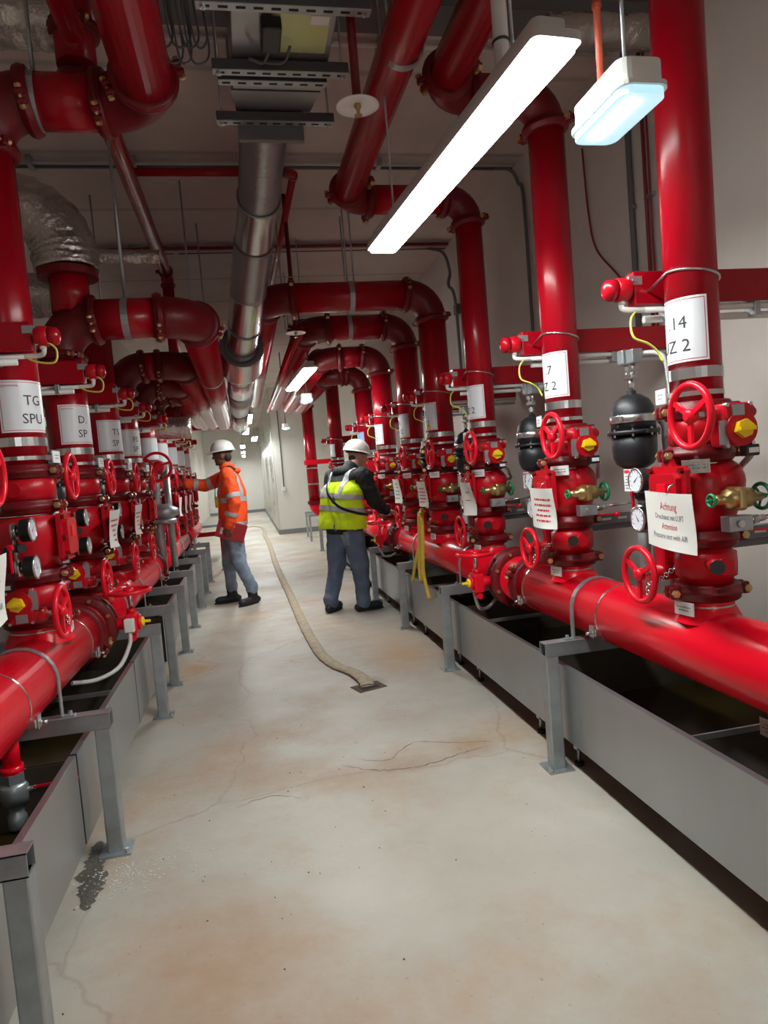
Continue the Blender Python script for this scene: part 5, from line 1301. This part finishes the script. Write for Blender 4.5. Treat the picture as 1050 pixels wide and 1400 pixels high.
def vest_worker():
    C = Vector((.93, 6.885, 0)); f = Vector((.80, .60, 0)).normalized(); r = Vector((f.y, -f.x, 0)); z = math.atan2(f.y, f.x)
    W = lambda x, y, z_: C + r * x + f * y + Vector((0, 0, z_))
    root = thing('person', C, 'worker in yellow reflective vest, black hoodie, jeans and white hard hat', 'person')
    hf = Vector((1, .10, -.22)); hc = W(.06, .235, 1.575)
    shL, elL, wrL = W(-.20, .10, 1.38), W(-.26, .06, 1.10), W(-.18, .26, 1.00)
    shR, elR, wrR = W(.21, .12, 1.37), W(.28, .20, 1.09), W(.24, .40, .985)
    hipR, hipL = W(.09, 0, .86), W(-.09, 0, .86); knR, knL = W(.13, .06, .46), W(-.13, -.03, .47); anR, anL = W(.15, .04, .09), W(-.15, -.13, .09)
    pr = []; head(pr, hc, hf)
    pr += [('c', W(.02, .11, 1.40), .062, W(.05, .19, 1.52), .055), ('e', W(0, .07, 1.22), (.105, .16, .21), (0, .15, z)), ('e', W(0, 0, .94), (.11, .155, .14), (0, 0, z)),
           ('c', shR, .055, elR, .042), ('c', elR, .042, wrR, .028), ('c', shL, .055, elL, .042), ('c', elL, .042, wrL, .028),
           ('c', hipR, .09, knR, .06), ('c', knR, .056, anR, .04), ('c', hipL, .09, knL, .06), ('c', knL, .056, anL, .04), ('c', shL, .06, shR, .06)]
    hand(pr, wrR, f + r * .1 + Vector((0, 0, -.1)), Vector((0, 0, 1)) + r * .3, -r, .55); hand(pr, wrL, f + Vector((0, 0, -.1)), Vector((0, 0, 1)), r, .55)
    attach(root, 'body', blob(pr, .0065, 2), 'skin2')
    hood = [('e', W(0, .05, 1.22), (.135, .195, .22), (0, .15, z)), ('c', W(-.15, .09, 1.35), .085, W(.15, .10, 1.35), .085), ('c', W(0, .10, 1.38), .09, W(.03, .14, 1.46), .082), ('e', W(.0, .03, 1.43), (.075, .125, .06), (0, -.2, z)),
            ('c', W(-.07, .0, 1.15), .13, W(-.07, -.01, .86), .13), ('c', W(.07, .0, 1.15), .13, W(.07, -.01, .86), .13)]
    hm = blob(hood, .011, 5, .008, seed=2); hm = clip(hm, [(W(0, 0, .80), (0, 0, -1))], 0)
    attach(root, 'hoodie', hm, 'blackcloth')
    for sh, el, wr in ((shR, elR, wrR), (shL, elL, wrL)):
        d = (wr - el).normalized()
        attach(root, 'sleeve', blob([('c', sh, .094, el, .074), ('c', el, .075, wr - d * .015, .052)], .010, 5, .009, (14, 14, 14), 4), 'blackcloth')
    vs_ = [('e', W(0, .045, 1.20), (.150, .212, .235), (0, .15, z)), ('c', W(-.125, .075, 1.355), .098, W(.125, .085, 1.355), .098), ('c', W(-.10, .0, 1.18), .145, W(-.125, -.015, .86), .160), ('c', W(.10, .0, 1.18), .145, W(.115, -.01, .86), .160)]
    vm = blob(vs_, .011, 6, .009, (8, 8, 6), 9)
    # hem, open neck and arm openings
    vm = clip(vm, [(W(0, 0, .855), (-.05, 0, -1)), (W(0, .02, 1.435), Vector((0, 0, 1)) - f * .25)], .004)
    vw = vm.copy(); ve = attach(root, 'vest', vm, 'hivizy')
    def add_tape(planes, mt='tape', push=.004, nm='reflective_tape'):
        me = clip(vw, planes, push); me.transform(Matrix.Translation(-Vector(root.location))); me.materials.clear(); me.materials.append(M[mt]); link(nm, me, ve)
    tl = r * .10 + f * .10
    for q in (1.185, 1.055):
        nz = (Vector((0, 0, 1)) + tl).normalized(); add_tape([(W(0, 0, q + .026), nz), (W(0, 0, q - .026), -nz)])
    for x in (-.12, .12):
        add_tape([(W(x + .025, 0, 0), r), (W(x - .025, 0, 0), -r), (W(0, 0, 1.20), (0, 0, -1))], push=.006)
    add_tape([(W(0, 0, 1.335), (0, 0, -1))], 'blackcloth', .003, 'yoke')
    st = [W(-.10, .14, 1.475), W(-.09, -.01, 1.455), W(-.075, -.095, 1.36), W(-.03, -.165, 1.24), W(.07, -.185, 1.14), W(.17, -.175, 1.07), W(.265, -.06, 1.01), W(.275, .08, .98)]
    part(root, 'shoulder_strap', MB().strip(smooth_path(st, 6), Vector((0, 0, 1)) + r * .6, .028, .008), 'blackcloth')
    st = [W(.235, -.05, 1.07), W(.222, -.062, .98), W(.215, -.06, .90), W(.213, -.058, .84)]
    part(root, 'side_tie', MB().strip(smooth_path(st, 4), r + f, .02, .004), 'hivizy')
    tr = [('c', hipR, .125, knR, .094), ('c', knR, .092, anR + Vector((0, 0, .02)), .070), ('c', hipL, .125, knL, .094), ('c', knL, .092, anL + Vector((0, 0, .02)), .070), ('e', W(0, -.01, .89), (.125, .18, .10), (0, 0, z))]
    for a in (anR, anL): tr += [('c', a + Vector((0, 0, .05)), .078, a + Vector((0, 0, .005)), .076)]
    tm = blob(tr, .010, 5, .011, (12, 12, 10), 11); tw = tm.copy()
    tz = attach(root, 'trousers', tm, 'jeans')
    me = clip(tw, [(W(.155, 0, 0), r), (W(.03, 0, 0), -r), (W(0, 0, .83), (0, 0, 1)), (W(0, 0, .69), (0, 0, -1)), (W(0, -.03, 0), f)], .004); me.transform(Matrix.Translation(-C)); me.materials.clear(); me.materials.append(M['jeansl']); link('back_pocket', me, tz)
    for an, td in ((anR, Vector((.97, .22, 0))), (anL, Vector((.55, .8, 0)))):
        td = td.normalized(); g = Vector((an.x, an.y, 0)); boot(root, g + td * .20, g - td * .065, an + Vector((0, 0, .03)))
    up = Vector((0, 0, 1)); hat(root, hc + up * .055 + Vector((-.012, 0, 0)), hf, 1.0)
    attach(root, 'hair', blob([('e', hc + Vector((-.055, 0, -.012)), (.05, .072, .06), (0, 0, 0))], .008, 3), 'hair')
vest_worker()

# ------------------------------------------------------------------ cracks in the floor
def crack(pts, seed, wmax=.0035):
    r_ = random.Random(seed); P = smooth_path([(x, y, .0006) for x, y in pts], 7); mb = MB(); vs = []
    for i, p_ in enumerate(P):
        t = (P[min(i + 1, len(P) - 1)] - P[max(i - 1, 0)]).normalized(); sd = Vector((t.y, -t.x, 0)); j = sd * r_.uniform(-.008, .008)
        w_ = wmax * r_.uniform(.2, 1) * (1 - abs(2 * i / len(P) - 1) ** 3) + .0005
        vs += [p_ + j - sd * w_, p_ + j + sd * w_]
    mb.add(vs, [(2 * i, 2 * i + 1, 2 * i + 3, 2 * i + 2) for i in range(len(P) - 1)], False)
    link('crack', mb.mesh('crack', 'chipd'), FLOOR)
crack([(.32, 3.24), (.45, 3.13), (.59, 3.08), (.73, 3.09), (.90, 3.14), (1.06, 3.18)], 1)
crack([(.40, 3.28), (.55, 3.21), (.72, 3.36), (.92, 3.28), (1.1, 3.22)], 2, .0025)
crack([(-.17, 2.98), (-.03, 3.04), (.11, 2.97)], 3, .002)
